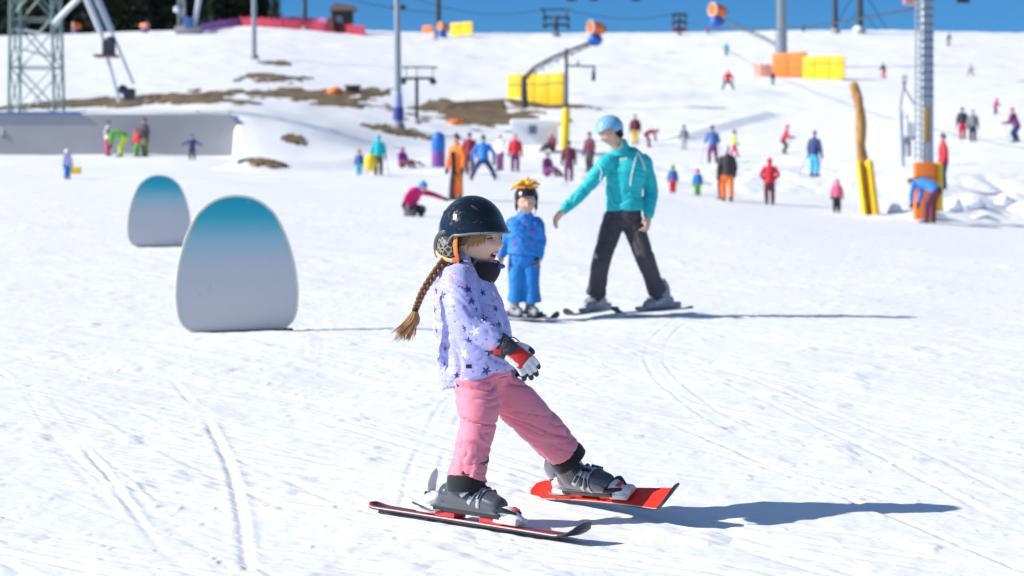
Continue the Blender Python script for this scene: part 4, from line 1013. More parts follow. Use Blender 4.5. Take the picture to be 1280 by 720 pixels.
# ------------------------------------------------------------------ slalom shields
def shield_material():
    m = bpy.data.materials.new('shield_print'); m.use_nodes = True; N, L = nodes(m); b = N['Principled BSDF']; b.inputs['Roughness'].default_value = .45
    tc = N.new('ShaderNodeTexCoord'); sx = N.new('ShaderNodeSeparateXYZ'); L.new(tc.outputs['Generated'], sx.inputs[0])
    n = N.new('ShaderNodeTexNoise'); n.inputs['Scale'].default_value = 3; n.inputs['Detail'].default_value = 8; L.new(tc.outputs['Object'], n.inputs['Vector'])
    ad = N.new('ShaderNodeMath'); ad.operation = 'MULTIPLY_ADD'; L.new(n.outputs['Fac'], ad.inputs[0]); ad.inputs[1].default_value = .08; L.new(sx.outputs[2], ad.inputs[2])
    r = N.new('ShaderNodeValToRGB'); e = r.color_ramp.elements
    e[0].position = .0; e[0].color = (.60, .585, .585, 1); e[1].position = 1.0; e[1].color = (.0, .34, .50, 1)
    for p, c in ((.52, (.54, .56, .59)), (.70, (.34, .54, .62)), (.88, (.02, .42, .53))): q = e.new(p); q.color = (*c, 1)
    L.new(ad.outputs[0], r.inputs[0])
    # scuffs near the foot
    v = N.new('ShaderNodeTexNoise'); v.inputs['Scale'].default_value = 9; v.inputs['Detail'].default_value = 9; v.inputs['Distortion'].default_value = 2; L.new(tc.outputs['Object'], v.inputs['Vector'])
    mr = N.new('ShaderNodeMapRange'); mr.inputs[1].default_value = .62; mr.inputs[2].default_value = .70; mr.inputs[4].default_value = .35; L.new(v.outputs['Fac'], mr.inputs[0])
    x = N.new('ShaderNodeMix'); x.data_type = 'RGBA'; L.new(mr.outputs[0], x.inputs[0]); L.new(r.outputs[0], x.inputs[6]); x.inputs[7].default_value = (.42, .42, .45, 1); L.new(x.outputs[2], b.inputs['Base Color'])
    return m
def shield(label, px, py, wpx, hpx, d, yaw, lean):
    c = at(px, py, d); c[2] = float(gz(c[0], c[1])); s = FP/d; w, h = wpx/s, hpx/s
    # outline of a standing egg: widest low down
    ol = []
    keys = [(0, 1.0), (.11, .987), (.205, .95), (.27, .905), (.33, .847), (.41, .70), (.475, .5), (.499, .32), (.498, .22), (.485, .13), (.455, .07), (.41, .03), (.35, .008), (.2, 0), (0, -.002)]
    kx = catmull(np.array(keys), 4)
    for a, b_ in kx[::-1]: ol.append((a*w, b_*h))
    for a, b_ in kx[1:]: ol.append((-a*w, b_*h))
    ax = (math.cos(yaw), math.sin(yaw), lean); th = (-math.sin(yaw), math.cos(yaw), 0); up = np.cross(ax, th)
    root = thing('slalom_shield', label, 'shield marker', c, 'egg shaped shield markers on the practice slope')
    c = c+np.array([0, 0, .0])
    part('board', prism(ol, -.014, .014, c, (ax, th, up)), shield_material(), root, smooth=False)
    rim = [c+nrm(ax)*a*1.0+nrm(up)*b_ for a, b_ in ol]+[c+nrm(ax)*ol[0][0]+nrm(up)*ol[0][1]]
    part('edge_band', tube(rim, [(.010, .024)]*len(rim), side=np.cross(th, (0, 0, 1)), n=8, sub=1, caps=(0, 0)) if False else edgeband(rim, th), mat('cream_edging', (.78, .74, .58), .5), root)
    part('ground_rail', box(c+nrm(ax)*.05*w+np.array([0, -.0, -.002]), (w*.40, .035, .016), (ax, th, (0, 0, 1)), .004), mat('weathered_wood', (.16, .09, .055), .85, bump=.4, bscale=25, var=.4), root)
def edgeband(rim, th):
    th = nrm(th); P = np.array(rim); n = len(P); V = []; F = []
    T = np.gradient(P, axis=0); T[0] = T[-1] = P[1]-P[-2]
    for i in range(n):
        o = nrm(np.cross(T[i], th)); 
        if np.dot(o, P[i]-P.mean(0)) < 0: o = -o
        V += [P[i]+o*.004-th*.019, P[i]+o*.004+th*.019, P[i]-o*.013+th*.019, P[i]-o*.013-th*.019]
    for i in range(n-1):
        for j in range(4): F.append((i*4+j, i*4+(j+1) % 4, (i+1)*4+(j+1) % 4, (i+1)*4+j))
    return np.array(V), F

# ------------------------------------------------------------------ lift towers, poles, guns, mats
def s_at(px, py):
    p = hit(px, py); return p, FP/p[1]
def V3(p, d): return at(p[0], p[1], d)
def mast(name, label, cat, px, py, top, wpx, m, group=None, extra=None, taper=.85):
    p, s = s_at(px, py); root = thing(name, label, cat, p, group); r = wpx/s/2
    b = p-np.array([0, 0, .5]); t = at(px+(top[0]-px), top[1], p[1])
    part('pole', tube([b, (b+t)/2, t], [r, r*(1+taper)/2, r*taper], n=20, caps=(0, 1), sub=1), m, root)
    part('footing', tube([p-(0, 0, .6), p+(0, 0, .12)], [r*2.0, r*1.9], n=16, sub=1), mat('concrete', (.36, .35, .34), .9, bump=.3, bscale=6, var=.15), root)
    return root, p, s
def cylmat(root, name, a, b, r, m, lab=None, n=20): return part(name, tube([a, b], [r, r], n=n, sub=1, caps=(0, 0)), m, root, label=lab)
def pad(name, label, cat, x0, y0, x1, y1, d, m, group=None, th=.25, yaw=-.6, seams=3, wave=.04):
    """free standing crash mattress / netting screen, true thickness, sewn panels"""
    c = at((x0+x1)/2, y1, d); w = (x1-x0)*d/FP/math.cos(yaw); h = (y1-y0)*d/FP
    root = thing(name, label, cat, c, group); ax = np.array([math.cos(yaw), math.sin(yaw), 0]); th_ = np.array([-math.sin(yaw), math.cos(yaw), 0])
    n = seams
    for i in range(n):
        ww = w/n; cc = c+ax*(-w/2+ww*(i+.5))+np.array([0, 0, h/2+wave*math.sin(i*2.3)])
        part('panel', box(cc, (ww/2*.985, th/2, h/2), (ax, th_, (0, 0, 1)), min(.08, th*.3)), m, root)
        part('strap', box(cc-th_*(th/2+.012)+(0, 0, h*.18), (ww/2*.9, .012, .05), (ax, th_, (0, 0, 1))), mat('strap_web', (.25, .2, .05), .8), root)
    return root
def lattice(root, name, a, b, w0, w1, r, m, n=5):
    """four legs with cross bracing, as legs (parts) and one bracing part"""
    a = np.asarray(a); b = np.asarray(b); br = []
    cs = [(-1, -1), (1, -1), (1, 1), (-1, 1)]
    for x, y in cs: part('leg', bar(a+(x*w0/2, y*w0/2, 0), b+(x*w1/2, y*w1/2, 0), r), m, root)
    for i in range(n):
        t0, t1 = i/n, (i+1)/n; p0 = a+(b-a)*t0; p1 = a+(b-a)*t1; q0 = w0+(w1-w0)*t0; q1 = w0+(w1-w0)*t1
        for k in range(4):
            (x0, y0), (x1, y1) = cs[k], cs[(k+1) % 4]
            br += [bar(p0+(x0*q0/2, y0*q0/2, 0), p1+(x1*q1/2, y1*q1/2, 0), r*.55, 6), bar(p0+(x1*q0/2, y1*q0/2, 0), p1+(x0*q1/2, y0*q1/2, 0), r*.55, 6), bar(p1+(x0*q1/2, y0*q1/2, 0), p1+(x1*q1/2, y1*q1/2, 0), r*.55, 6)]
    part(name, join(*br), m, root)
def t_tower(label, px, py, ytop, wpx, armw, m, group, arms=(0,)):
    root, p, s = mast('lift_tower', label, 'lift tower', px, py, (px, ytop), wpx, m, group)
    for dy in arms:
        c = at(px, ytop+dy, p[1]); part('crossarm', box(c, (armw/2/s, .12, 1.6/s), bev=.03), m, root)
        for sg in (-1, 1):
            e = c+(sg*armw/2/s*.86, 0, 0)
            part('sheave_train', join(*[tube([e+(0, k*.35, -3.2/s-.02*abs(k)), e+(.12, k*.35, -3.2/s-.02*abs(k))], [.16, .16], n=12, sub=1) for k in (-2, -1, 0, 1, 2)]+[box(e+(-.06, 0, -3.2/s+.05), (.05, .9, .06))]), darksteel, root)
    return root, p, s
def snow_gun(label, head, base_pts, sizepx, d, armm, facing, group):
    """fan gun: round housing with orange mouth ring, blue body, on a jib arm"""
    s = FP/d; hpos = at(head[0], head[1], d); R = sizepx/s/2; fx = nrm(facing)
    root = thing('snow_gun', label, 'snow cannon', at(base_pts[0][0], base_pts[0][1], d), group)
    pts = [at(x, y, d) for x, y in base_pts]
    part('base_post', tube([pts[0]-(0, 0, .4), pts[1]], [.30, .20], n=14, sub=1), armm, root)
    part('jib_arm', join(*[bar(a, b, .11) for a, b in zip(pts[1:-1], pts[2:])]+[bar(a+(0, .25, -.32), b+(0, .2, -.22), .06) for a, b in zip(pts[1:-1], pts[2:])]+[bar(pts[1]+(pts[-1]-pts[1])*t+(0, 0, 0), pts[1]+(pts[-1]-pts[1])*(t+.04)+(0, .22, -.3), .04) for t in np.linspace(.05, .9, 9)]), armm, root)
    part('lower_housing', ball(hpos+(0, 0, -R*1.0), (R*.95, R*.8, R*.8)), mat('gun_blue', (.01, .12, .50), .35, coat=.3), root)
    hs = tube([hpos-fx*R*1.0+(0, 0, R*.5), hpos-fx*R*.4+(0, 0, R*.5), hpos+fx*R*.7+(0, 0, R*.5)], [R*.70, R*.82, R*.86], n=28, sub=1, caps=(0, 0))
    fan = part('fan_drum', hs, mat('gun_orange', (.85, .17, .02), .45), root)
    part('nozzle_ring', tube([hpos+fx*R*.7+(0, 0, R*.5)+R*.84*(np.cross(fx, (0, 0, 1))*math.cos(t)+np.array([0, 0, 1])*math.sin(t)) for t in np.linspace(0, 2*PI, 28)], [R*.12]*28, n=8, sub=1), mat('nozzle_grey', (.5, .5, .52), .4), fan)
    part('intake_grille', ball(hpos-fx*R*1.0+(0, 0, R*.5), (R*.62,)*3), darksteel, fan)
    return root
def net_fence(name, label, pts, h, m, group=None, post=.03, d=None):
    """posts and sagging mesh band following the ground"""
    root = thing(name, label, 'safety fence', pts[0], group); P = np.array(pts)
    V = []; F = []
    Q = catmull(P, 6)
    for i, q in enumerate(Q):
        z = h*(1+.10*math.sin(i*1.9)); V += [q+(0, -.01, .05), q+(0, -.01, z), q+(0, .01, z), q+(0, .01, .05)]
    for i in range(len(Q)-1):
        for j in range(4): F.append((i*4+j, i*4+(j+1) % 4, (i+1)*4+(j+1) % 4, (i+1)*4+j))
    part('netting', (np.array(V), F), m, root)
    for q in P[:40]: part('post', tube([q-(0, 0, .3), q+(0, 0, h*1.18)], [post, post], n=8, sub=1), mat('post_red', (.45, .04, .05), .6), root)
    return root

def fir(name, label, c, h, seed, group, mats_):
    r = random.Random(seed); V = []; F = []; n = 0
    root = thing(name, label, 'tree', c, group)
    tk = tube([np.array(c)-(0, 0, 1), np.array(c)+(0, 0, h*.5), np.array(c)+(0, 0, h)], [h*.020, h*.013, .03], n=10, sub=2)
    part('trunk', tk, mats_[1], root)
    z0 = .02+.10*r.random()
    for lv in range(46):
        t = z0+(1-z0)*(lv/46)**1.05; L = h*.20*(1-t)**.75*(0.75+.5*r.random())
        for k in range(9 if t < .8 else 6):
            if r.random() < .12: continue
            a = r.uniform(0, 2*PI); zz = h*(t+r.uniform(-.01, .01)); droop = .25+.35*r.random(); LL = L*r.uniform(.6, 1.1)
            m = 7
            for q in range(1, m):
                f0 = q/m; p = np.array(c)+(math.cos(a)*LL*f0, math.sin(a)*LL*f0, zz-droop*LL*f0*f0)
                for w in range(3):
                    sz = h*.018*r.uniform(.7, 1.5)*(1.3-f0*.5); d1 = nrm((r.uniform(-1, 1), r.uniform(-1, 1), r.uniform(-.9, .1))); d2 = nrm(np.cross(d1, (r.uniform(-1, 1), r.uniform(-1, 1), 1)))
                    pp = p+np.array([r.uniform(-1, 1), r.uniform(-1, 1), r.uniform(-.6, .3)])*h*.014
                    V += [pp-d2*sz*.4, pp+d1*sz*1.6, pp+d2*sz*.4]; F.append((n, n+1, n+2)); n += 3
    part('crown', (np.array(V), F), mats_[0], root, smooth=False)
    return root
def copy_tree(o, loc, rz, sc, label=None):
    c = o.copy(); COL.objects.link(c); c.location = loc; c.rotation_euler = (0, 0, rz); c.scale = (sc, sc, sc)
    if label: c['label'] = label
    for ch in list(o.children):
        d = ch.copy(); COL.objects.link(d); d.parent = c
    return c

def build_background():
    conc = mat('wall_concrete', (.36, .365, .39), .9, bump=.3, bscale=3, var=.12, vscale=.7)
    # --- concrete retaining wall
    zt = at(0, 142.5, WALLD)[2]; zb = at(0, 206, WALLD)[2]-1.2
    x0 = (-420-640)*WALLD/FP; x1 = (287-640)*WALLD/FP; xe = (300-640)*WALLD/FP
    root = thing('retaining_wall', 'long smooth grey concrete retaining wall on the left with people along its foot', 'wall', ((x0+x1)/2, WALLD, zb))
    V = np.array([(x0, WALLD, zb), (xe-.2, WALLD, zb), (xe, WALLD, zt-.62), (x1, WALLD, zt), (x0, WALLD, zt)]); V2 = V+(0, .55, 0)
    V = np.vstack([V, V2]); n = 5
    part('wall_panel', (V, [tuple(range(n-1, -1, -1)), tuple(range(n, 2*n))]+[(i, (i+1) % n, n+(i+1) % n, n+i) for i in range(n)]), conc, root, smooth=False)
    rl = (100-640)*WALLD/FP
    part('blue_cap', box(((x0+rl)/2, WALLD+.1, zt+.05), ((rl-x0)/2, .22, .05)), mat('blue_paint', (.02, .13, .45), .5), root)
    # --- lattice tower + jib
    gs = mat('green_grey_steel', (.19, .28, .26), .55, .3, var=.2)
    d = 101.0; s = FP/d; a = at(46, 144, d); a[2] = float(gz(a[0], a[1]))-.2; b = at(44, -95, d)
    root = thing('lattice_tower', 'green steel lattice tower standing on the wall terrace at the left edge', 'lattice tower', a)
    lattice(root, 'bracing', a, b, 56/s, 48/s, .075, gs, n=4)
    wp = mat('pale_tube', (.62, .66, .72), .45, .3)
    part('outrigger', join(bar(at(66, 30, d-1), at(99, -3, d-1), .15), bar(at(18, 36, d-1), at(75, 45, d-1), .07), bar(at(22, 60, d-1), at(78, 75, d-1), .05)), wp, root)
    d2 = 99.0
    root = thing('a_frame_mast', 'pale leaning tubes of a tow mast beside the lattice tower', 'mast', at(148, 128, d2))
    part('tube_leg', join(bar(at(84, -60, d2), at(126, 40, d2), .17), bar(at(126, 40, d2), at(149, 127, d2), .09)), wp, root)
    part('tube_leg', join(bar(at(96, -60, d2+1.5), at(139, 38, d2+1.5), .17), bar(at(139, 38, d2+1.5), at(167, 105, d2+1.5), .07)), wp, root)
    part('winch_block', fuse([box(at(136, 60, d2), (.30, .3, .42), bev=.1), ball(at(138, 52, d2), .28)], .05, 1)[:2], darksteel, root)
    part('platform', box(at(133, 70, d2), (.55, .5, .06)), mat('weathered_wood', (.16, .09, .055)), root)
    q = at(162, 118, d2+2); part('counterweight', fuse([box(q, (.28, .3, .3), bev=.08), ball(q+(-.35, 0, .25), .25)], .05, 1)[:2], darksteel, root)
    # --- tall plain poles
    pg = 'tall grey steel poles on the hill'
    mast('steel_pole', 'slim grey steel pole between the concrete wall and the red fence', 'pole', 317.5, 74, (317.5, -60), 6.5, steel, pg)
    r, p, s = mast('lift_pole', 'tall grey pole with a lavender wrapped foot standing on a brown patch', 'pole', 498, 162, (496, -70), 9, steel, pg)
    part('banner_wrap', tube([at(498, 161, p[1]), at(497.5, 140, p[1]), at(497, 119, p[1])], [.32, .30, .28], n=18, sub=1), mat('lavender_banner', (.36, .42, .68), .6, var=.2), r)
    part('banner_text_band', tube([at(498, 150, p[1]), at(498, 134, p[1])], [.335, .325], n=18, sub=1, caps=(0, 0)), mat('navy_band', (.05, .09, .35), .6), r)
    r, p, s = t_tower('dark T shaped tow lift pylon right of the lavender wrapped pole', 521, 155, 98, 5, 44, darksteel, 'tow lift pylons', arms=(0,))
    part('upper_arm', box(at(525, 84, p[1]), (22/s, .05, .05)), darksteel, r)
    part('upright', join(*[bar(at(x, 84, p[1]), at(x, 98, p[1]), .03) for x in (508, 521, 541)]), darksteel, r)
    # skyline pylons
    tg = 'chairlift towers along the skyline'
    for (x, yb, yt, w, aw, lab) in ((695, 45, 22, 6, 34, 'short dark T shaped lift tower on the skyline above the yellow mat'), (849, 43, 18, 4, 18, 'small distant lift tower on the skyline left of the upper right snow gun'),
                                    (381, 36, -14, 6, 40, 'dark lift tower behind the red fence left of the hut'), (1044, 41, -30, 7, 30, 'dark lift tower on the skyline right of the orange mat'), (1075, 41, -30, 8, 34, 'guyed dark lift tower just left of the big ladder pole'),
                                    (548, 42, -20, 7, 40, 'dark tower behind the skyline snow gun and yellow mat')):
        r, p, s = t_tower(lab, x, yb+1, yt, w, aw, darksteel, tg, arms=(0, 9) if x in (849, 695) else (0,))
        if x == 695: part('upper_arm', box(at(695, 12, p[1]), (17/s, .1, .12)), darksteel, r); part('riser', join(bar(at(683, 22, p[1]), at(677, 10, p[1]), .16), bar(at(705, 22, p[1]), at(711, 10, p[1]), .16)), darksteel, r)
        if x == 849: part('base_pad', box(at(849, 37, p[1]), (9/s, .3, 2.5/s), bev=.1), cm('maroon'), r)
        if x == 1075:
            for sg in (-1, 1): part('guy_wire', join(bar(at(x, -20, p[1]), at(x+sg*34, 38, p[1]), .07, 5), bar(at(x, 10, p[1]), at(x+sg*22, 38, p[1]), .05, 5)), darksteel, r)
            part('snowy_footing', ball(at(1073, 37, p[1]), (.75, .7, .55)), mat('packed_snow', (.85, .86, .9), .7), r)
    # big pole with orange and yellow mats at right of centre
    r, p, s = mast('lift_tower', 'thick grey lift tower rising behind the orange and yellow mats', 'lift tower', 978, 84, (977, -70), 13, steel, tg)
    part('ladder', join(bar(at(970, 66, p[1]-.5), at(969.5, -60, p[1]-.5), .05, 5), *[bar(at(969, y, p[1]-.5), at(974, y, p[1]-.4), .03, 5) for y in range(-40, 66, 7)]), steel, r)
    # ladder pole in front right
    bse = hit(1158, 272); d = bse[1]; s = FP/d
    root = thing('ladder_pole', 'massive pale steel lift pole with side ladder and orange padded foot', 'lift tower', bse)
    px = 1158; top = at(1158, -80, d)
    part('pole', tube([bse-(0, 0, .6), top], [9.2/s, 8.4/s], n=32, sub=1, caps=(0, 1)), mat('pale_steel', (.46, .50, .54), .4, .5, bump=.1, bscale=8, var=.12), root)
    part('ladder', join(bar(at(1144, 200, d), at(1145.5, -80, d), .028, 6), bar(at(1150, 200, d-.2), at(1151, -80, d-.2), .028, 6), *[bar(at(1144.5, y, d), at(1151, y, d-.2), .018, 5) for y in range(-70, 200, 8)]), steel, root)
    part('pole_band', join(*[tube([at(1158, y, d), at(1158, y+1.2, d)], [9.5/s, 9.5/s], n=24, sub=1, caps=(0, 0)) for y in range(-60, 130, 10)]), darksteel, root)
    op = mat('orange_mat', (.92, .22, .03), .6, bump=.2, bscale=8, var=.08); yp = mat('yellow_mat', (.95, .60, .01), .6, bump=.2, bscale=8, var=.08)
    part('foot_padding', box(at(1156, 239, d-.36), (13.5/s, .16, 36/s), bev=.06), op, root)
    part('side_padding', box(at(1172, 234, d-.1), (4/s, .34, 30/s), bev=.05), yp, root)
    part('tan_board', box(at(1159, 156, d-.34), (3.7/s, .05, 22/s), bev=.01), mat('tan_board', (.38, .22, .07), .7, var=.2), root)
    part('strap', box(at(1155, 222, d-.53), (13.7/s, .012, 1.2/s)), mat('strap_web', (.25, .2, .05)), root)
    # --- wooden post
    p, s = s_at(1085, 268)
    root = thing('wooden_post', 'rough leaning tree trunk post wrapped in yellow padding near the right pole', 'post', p); d = p[1]
    wd = mat('raw_timber', (.50, .26, .09), .8, bump=.6, bscale=10, var=.3, vscale=5)
    pts = [at(x, y, d) for x, y in ((1088, 272), (1083, 235), (1078, 205), (1073, 180), (1078, 150), (1072, 128), (1067, 107))]
    pts[5] = at(1073, 130, d); pts[3] = at(1075, 182, d); pts[4] = at(1076, 155, d)
    V, F, N = fuse([tube(pts, [7/s, 7/s, 8/s, 6.4/s, 6.6/s, 6.2/s, 5.6/s], n=18, sub=4)], .03, 1); V = V+N*(.035*fbm(V[:, 0]*6, V[:, 1]*6, V[:, 2]*1.6, o=3))[:, None]; part('trunk', (V, F), wd, root)
    a, b = at(1091, 270, d-.1), at(1083, 204, d-.1)
    for dx, w in ((-11, 3.3), (2.5, 5.5)):
        part('padding', tube([a+(dx/s, -.12, 0), b+(dx/s, -.12, 0)], [(w/s, .15), (w/s*.9, .15)], side=(1, 0, 0), n=16, sub=1), yp, root)
    # --- white slanted post left of ladder pole
    p, s = s_at(1128, 208); root = thing('slanted_post', 'pale grey slanted post left of the ladder pole', 'post', p)
    part('post', tube([p-(0, 0, .2), at(1125, 141, p[1])], [3.4/s, 3.8/s], n=14, sub=1), mat('pale_plastic', (.50, .54, .60), .5), root)
    part('cable_loop', tube([at(x, y, p[1]) for x, y in ((1125, 141), (1128, 118), (1133, 97), (1129, 96), (1131, 110), (1143, 130))], [.03]*6, n=6), darksteel, root)
    # --- yellow based gun pole
    p, s = s_at(708, 186); d = p[1]; root = thing('tow_post', 'thin dark post in tall yellow padding with hooked cross arm', 'post', p)
    part('post', tube([p-(0, 0, .4), at(708, 62, d)], [2.6/s, 2.0/s], n=12, sub=1), darksteel, root)
    part('padding', tube([at(706, 186, d), at(707.5, 139, d)], [5.2/s, 5.2/s], n=18, sub=1), yp, root)
    part('cross_arm', join(bar(at(708, 82, d), at(744, 83, d), .05), bar(at(722, 82, d), at(723, 76, d), .05), bar(at(743, 83, d), at(742, 99, d), .05), tube([at(742, 90, d), at(742, 99, d)], [.09, .11], sub=1)), darksteel, root)
    # --- guns
    gg = 'fan snow guns'
    dd = s_at(656, 135)[0][1]
    snow_gun('orange and blue snow gun on a long jib arm above the middle yellow mat', (744, 40), [(656, 136), (655, 97), (668, 84), (690, 72), (712, 63), (740, 52)], 20, dd, darksteel, (-.8, -.5, .1), gg)
    r = 0
    snow_gun('orange and blue snow gun high on a jib against the sky at upper right', (896, 18), [(975, 70), (972, 55), (950, 44), (925, 33), (903, 24)], 20, s_at(968, 84)[0][1], steel, (-.8, -.55, .1), gg)
    snow_gun('snow gun standing by the yellow mat on the skyline', (553, 36), [(557, 47), (557, 44), (555, 41), (554, 39)], 12, s_at(556, 47)[0][1], darksteel, (-.7, -.6, .1), gg)
    snow_gun('small orange snow gun below the forest at upper left', (95, 36), [(98, 41), (98, 39), (97, 38), (96, 37)], 12, s_at(98, 42)[0][1], darksteel, (-.9, -.4, 0), gg)
    snow_gun('small pale snow gun at the forest edge left of the lattice mast', (181, 35), [(183, 40), (183, 38), (182, 37), (182, 36)], 10, s_at(183, 41)[0][1], steel, (.9, -.4, 0), gg)
    # --- mats
    mg = 'crash mats protecting lift and snow gun posts'
    pad('crash_mat', 'large yellow quilted mat behind the snow gun arm in the middle of the hill', 'crash mat', 635, 92, 704, 133, s_at(665, 133)[0][1]+2.5, yp, mg, seams=4)
    pad('crash_mat', 'yellow mat right of the thick grey tower', 'crash mat', 1006, 70, 1053, 99, s_at(1030, 99)[0][1], yp, mg, seams=3)
    pad('crash_mat', 'orange mat wrapped in front of the thick grey tower', 'crash mat', 968, 66, 1006, 96, s_at(985, 97)[0][1], op, mg, seams=2, th=.4)
    pad('crash_mat', 'yellow mat on the skyline beside the small snow gun', 'crash mat', 563, 28, 591, 44, s_at(577, 46)[0][1], yp, mg, seams=2)
    pad('crash_mat', 'tiny orange mat on the skyline left of the snow gun', 'crash mat', 528, 32, 541, 41, s_at(534, 46)[0][1], op, mg, seams=1)
    p, s = s_at(945, 96); net_fence('safety_net', 'short faded orange net left of the orange mat', [hit(x, 96) for x in (944, 952, 960, 968)], 15/s, mat('faded_orange_net', (.85, .42, .30), .8))
    # tarps
    for lab, x, y, w, h, mm in (('crumpled orange tarp on the brown patch below the hut', 419, 119, 10, 10, op), ('flat orange tarp lying on the large brown patch', 570, 156, 10, 6, op)):
        p, s = s_at(x, y); V, F, N = fuse([ball(p+(0, 0, .2), (w/s, .6, h/s*.62)), ball(p+(w/s*.4, 0, .12), (w/s*.6, .5, h/s*.4))], .06, 1); V = folds(V, N, .06, .35, seed=x)
        ob = part('tarp', (V, F), op); tagit(ob, lab, 'tarp')
    p, s = s_at(441, 117); root = thing('timber_crate', 'low dark crate with timber lid on the brown patch', 'crate', p)
    part('crate_body', box(p+(0, 0, 4/s), (8.5/s, .5, 5/s), bev=.03), mat('weathered_wood', (.16, .09, .055)), root); part('lid', box(p+(0, 0, 9.5/s), (10/s, .62, 1/s), bev=.02), mat('grey_lid', (.28, .24, .2), .8), root)
    # barrel banner pad
    p, s = s_at(548, 209); root = thing('padded_barrel', 'standing padded cylinder with blue top and purple side among the skiers', 'padded marker', p)
    part('drum', tube([p, at(548, 188, p[1])], [8.5/s, 8.5/s], n=24, sub=1, caps=(0, 0)), mat('purple_wrap', (.24, .09, .36), .5, var=.3, vscale=3), root)
    part('top_cover', tube([at(548, 188, p[1]), at(548, 173, p[1])], [8.7/s, 8.6/s], n=24, sub=1), mat('blue_wrap', (.02, .18, .60), .5), root)
    # hut with window
    p, s = s_at(668, 184); d = p[1]+1.5; root = thing('snowy_hut', 'low white hut with small grey window half buried below the yellow mat', 'hut', at(668, 184, d))
    wh = mat('white_render', (.78, .79, .82), .8, var=.04)
    part('wall', box(at(668, 170, d), (29/s, 1.2, 15/s)), wh, root)
    V, F, N = fuse([box(at(670, 153, d), (33/s, 1.5, 3.5/s), bev=.08), box(at(690, 149, d), (14/s, 1.2, 3/s), bev=.08)], .07, 2); part('snow_roof', (V, F), mat('packed_snow', (.85, .86, .9)), root)
    wn = part('window', box(at(666, 162, d-1.22), (5/s, .03, 5.5/s)), mat('window_frame_grey', (.30, .33, .4), .5), root); part('pane', box(at(666, 162.5, d-1.25), (4/s, .012, 4/s)), mat('pane_dark', (.16, .2, .28), .1), wn)
    # red / purple fence along skyline
    pts = [hit(x, y) for x, y in ((300, 33), (315, 33), (330, 34), (345, 35), (360, 36), (375, 37), (390, 38), (405, 40), (420, 41), (440, 43), (456, 45))]
    net_fence('skyline_fence', 'long red safety netting along the top of the left hill', pts, 1.25, mat('red_net', (.36, .02, .06), .8, var=.3, vscale=.8), post=.06)
    pts = [hit(x, y) for x, y in ((252, 41), (264, 38), (276, 36), (288, 34), (300, 33))]
    net_fence('purple_fence', 'pale purple netting climbing to the red fence from the lattice mast', pts, 1.1, mat('purple_net', (.38, .22, .60), .8), post=.05)
    pts = [p_+np.array([0, 1.5, .9]) for p_ in [hit(x, y) for x, y in ((350, 36), (372, 37), (394, 38), (416, 40))]]
    net_fence('banner_fence', 'purple and pink banner strip behind the red netting', pts, .9, mat('pink_banner', (.50, .20, .45), .8, var=.5, vscale=.6), post=.05)
    # operator hut
    p, s = s_at(428, 42); d = p[1]+2; root = thing('operator_hut', 'small dark timber lift hut with brown roof behind the red fence', 'hut', at(428, 40, d))
    part('wall', box(at(428, 26, d), (13/s, 1.2, 12/s)), mat('dark_timber', (.05, .035, .03), .8, var=.4), root)
    c = at(430, 12, d); part('roof', prism([(-17/s, -2/s), (17/s, -2/s), (14/s, 4/s), (-10/s, 8/s), (-17/s, 2/s)], -1.5, 1.5, c, ((1, 0, 0), (0, 1, 0), (0, 0, 1))), mat('roof_brown', (.22, .16, .14), .8), root, smooth=False)
    part('window', box(at(424, 24, d-1.22), (4/s, .03, 4/s)), mat('pane_dark', (.16, .2, .28)), root)
    part('stair', box(at(414, 30, d-1.6), (3/s, .4, 8/s)), mat('brick_red', (.25, .08, .06), .8), root)
    # pale lattice mast left + machinery
    p, s = s_at(236, 42); root = thing('lattice_mast', 'pale lattice mast with round lamp at the forest edge', 'lattice mast', p)
    a = p-(0, 0, .3); b = at(232, -40, p[1]); lattice(root, 'bracing', a+(-8/s, 0, 0), b+(-6/s, 0, 0), 8/s, 6/s, .10, steel, 5)
    part('strut', bar(at(241, 42, p[1]), at(250, -10, p[1]), .35), mat('pale_tube', (.62, .66, .72)), root)
    part('lamp', ball(at(221, 12, p[1]-1), 4.2/s), mat('lamp_white', (.75, .77, .8), .3), root)
    part('plinth', box(at(236, 38, p[1]), (16/s, 1.2, 4.5/s), bev=.1), mat('concrete', (.36, .35, .34)), root)
    part('control_cabinet', box(at(235, 28, p[1]-1), (5/s, .5, 6/s), bev=.05), cm('denim'), root)
    # chairs and gondolas hanging along the top
    cg = 'chairlift chairs hanging from the cable at the top'
    for lab, x, y, w, dd in (('empty chair hanging left of the skyline snow gun', 499, 12, 16, 230), ('chair hanging above the middle snow gun', 714, 1, 12, 230), ('chair hanging near the top right of the middle snow gun', 742, 1, 10, 240), ('chair hanging at the top centre against the sky', 795, 1, 10, 250), ('chair hanging right of the ladder pole at the top', 1204, 3, 16, 200)):
        s = FP/dd; c = at(x, y, dd); root = thing('lift_chair', lab, 'chairlift chair', c, cg)
        part('seat', box(c, (w/2/s, .25, .07), bev=.02), darksteel, root); part('backrest', box(c+(0, .25, .3), (w/2/s, .05, .25), bev=.02), darksteel, root)
        part('hanger', join(bar(c+(0, .25, .3), c+(0, .0, 2.0), .05), *[bar(c+(k*w/2/s, -.2, 0), c+(k*w/2/s, .2, .5), .04) for k in (-1, 1)]), darksteel, root)
    s = FP/190; c = at(1139, -1, 190); root = thing('gondola', 'red and white cabin hanging at the top beside the ladder pole', 'gondola', c)
    part('cabin', fuse([box(c, (.75, .6, .5), bev=.2)], .06, 2)[:2], mat('gondola_rose', (.55, .22, .24), .4), root); part('hanger', bar(c+(0, 0, .4), c+(0, 0, 2.2), .05), darksteel, root)
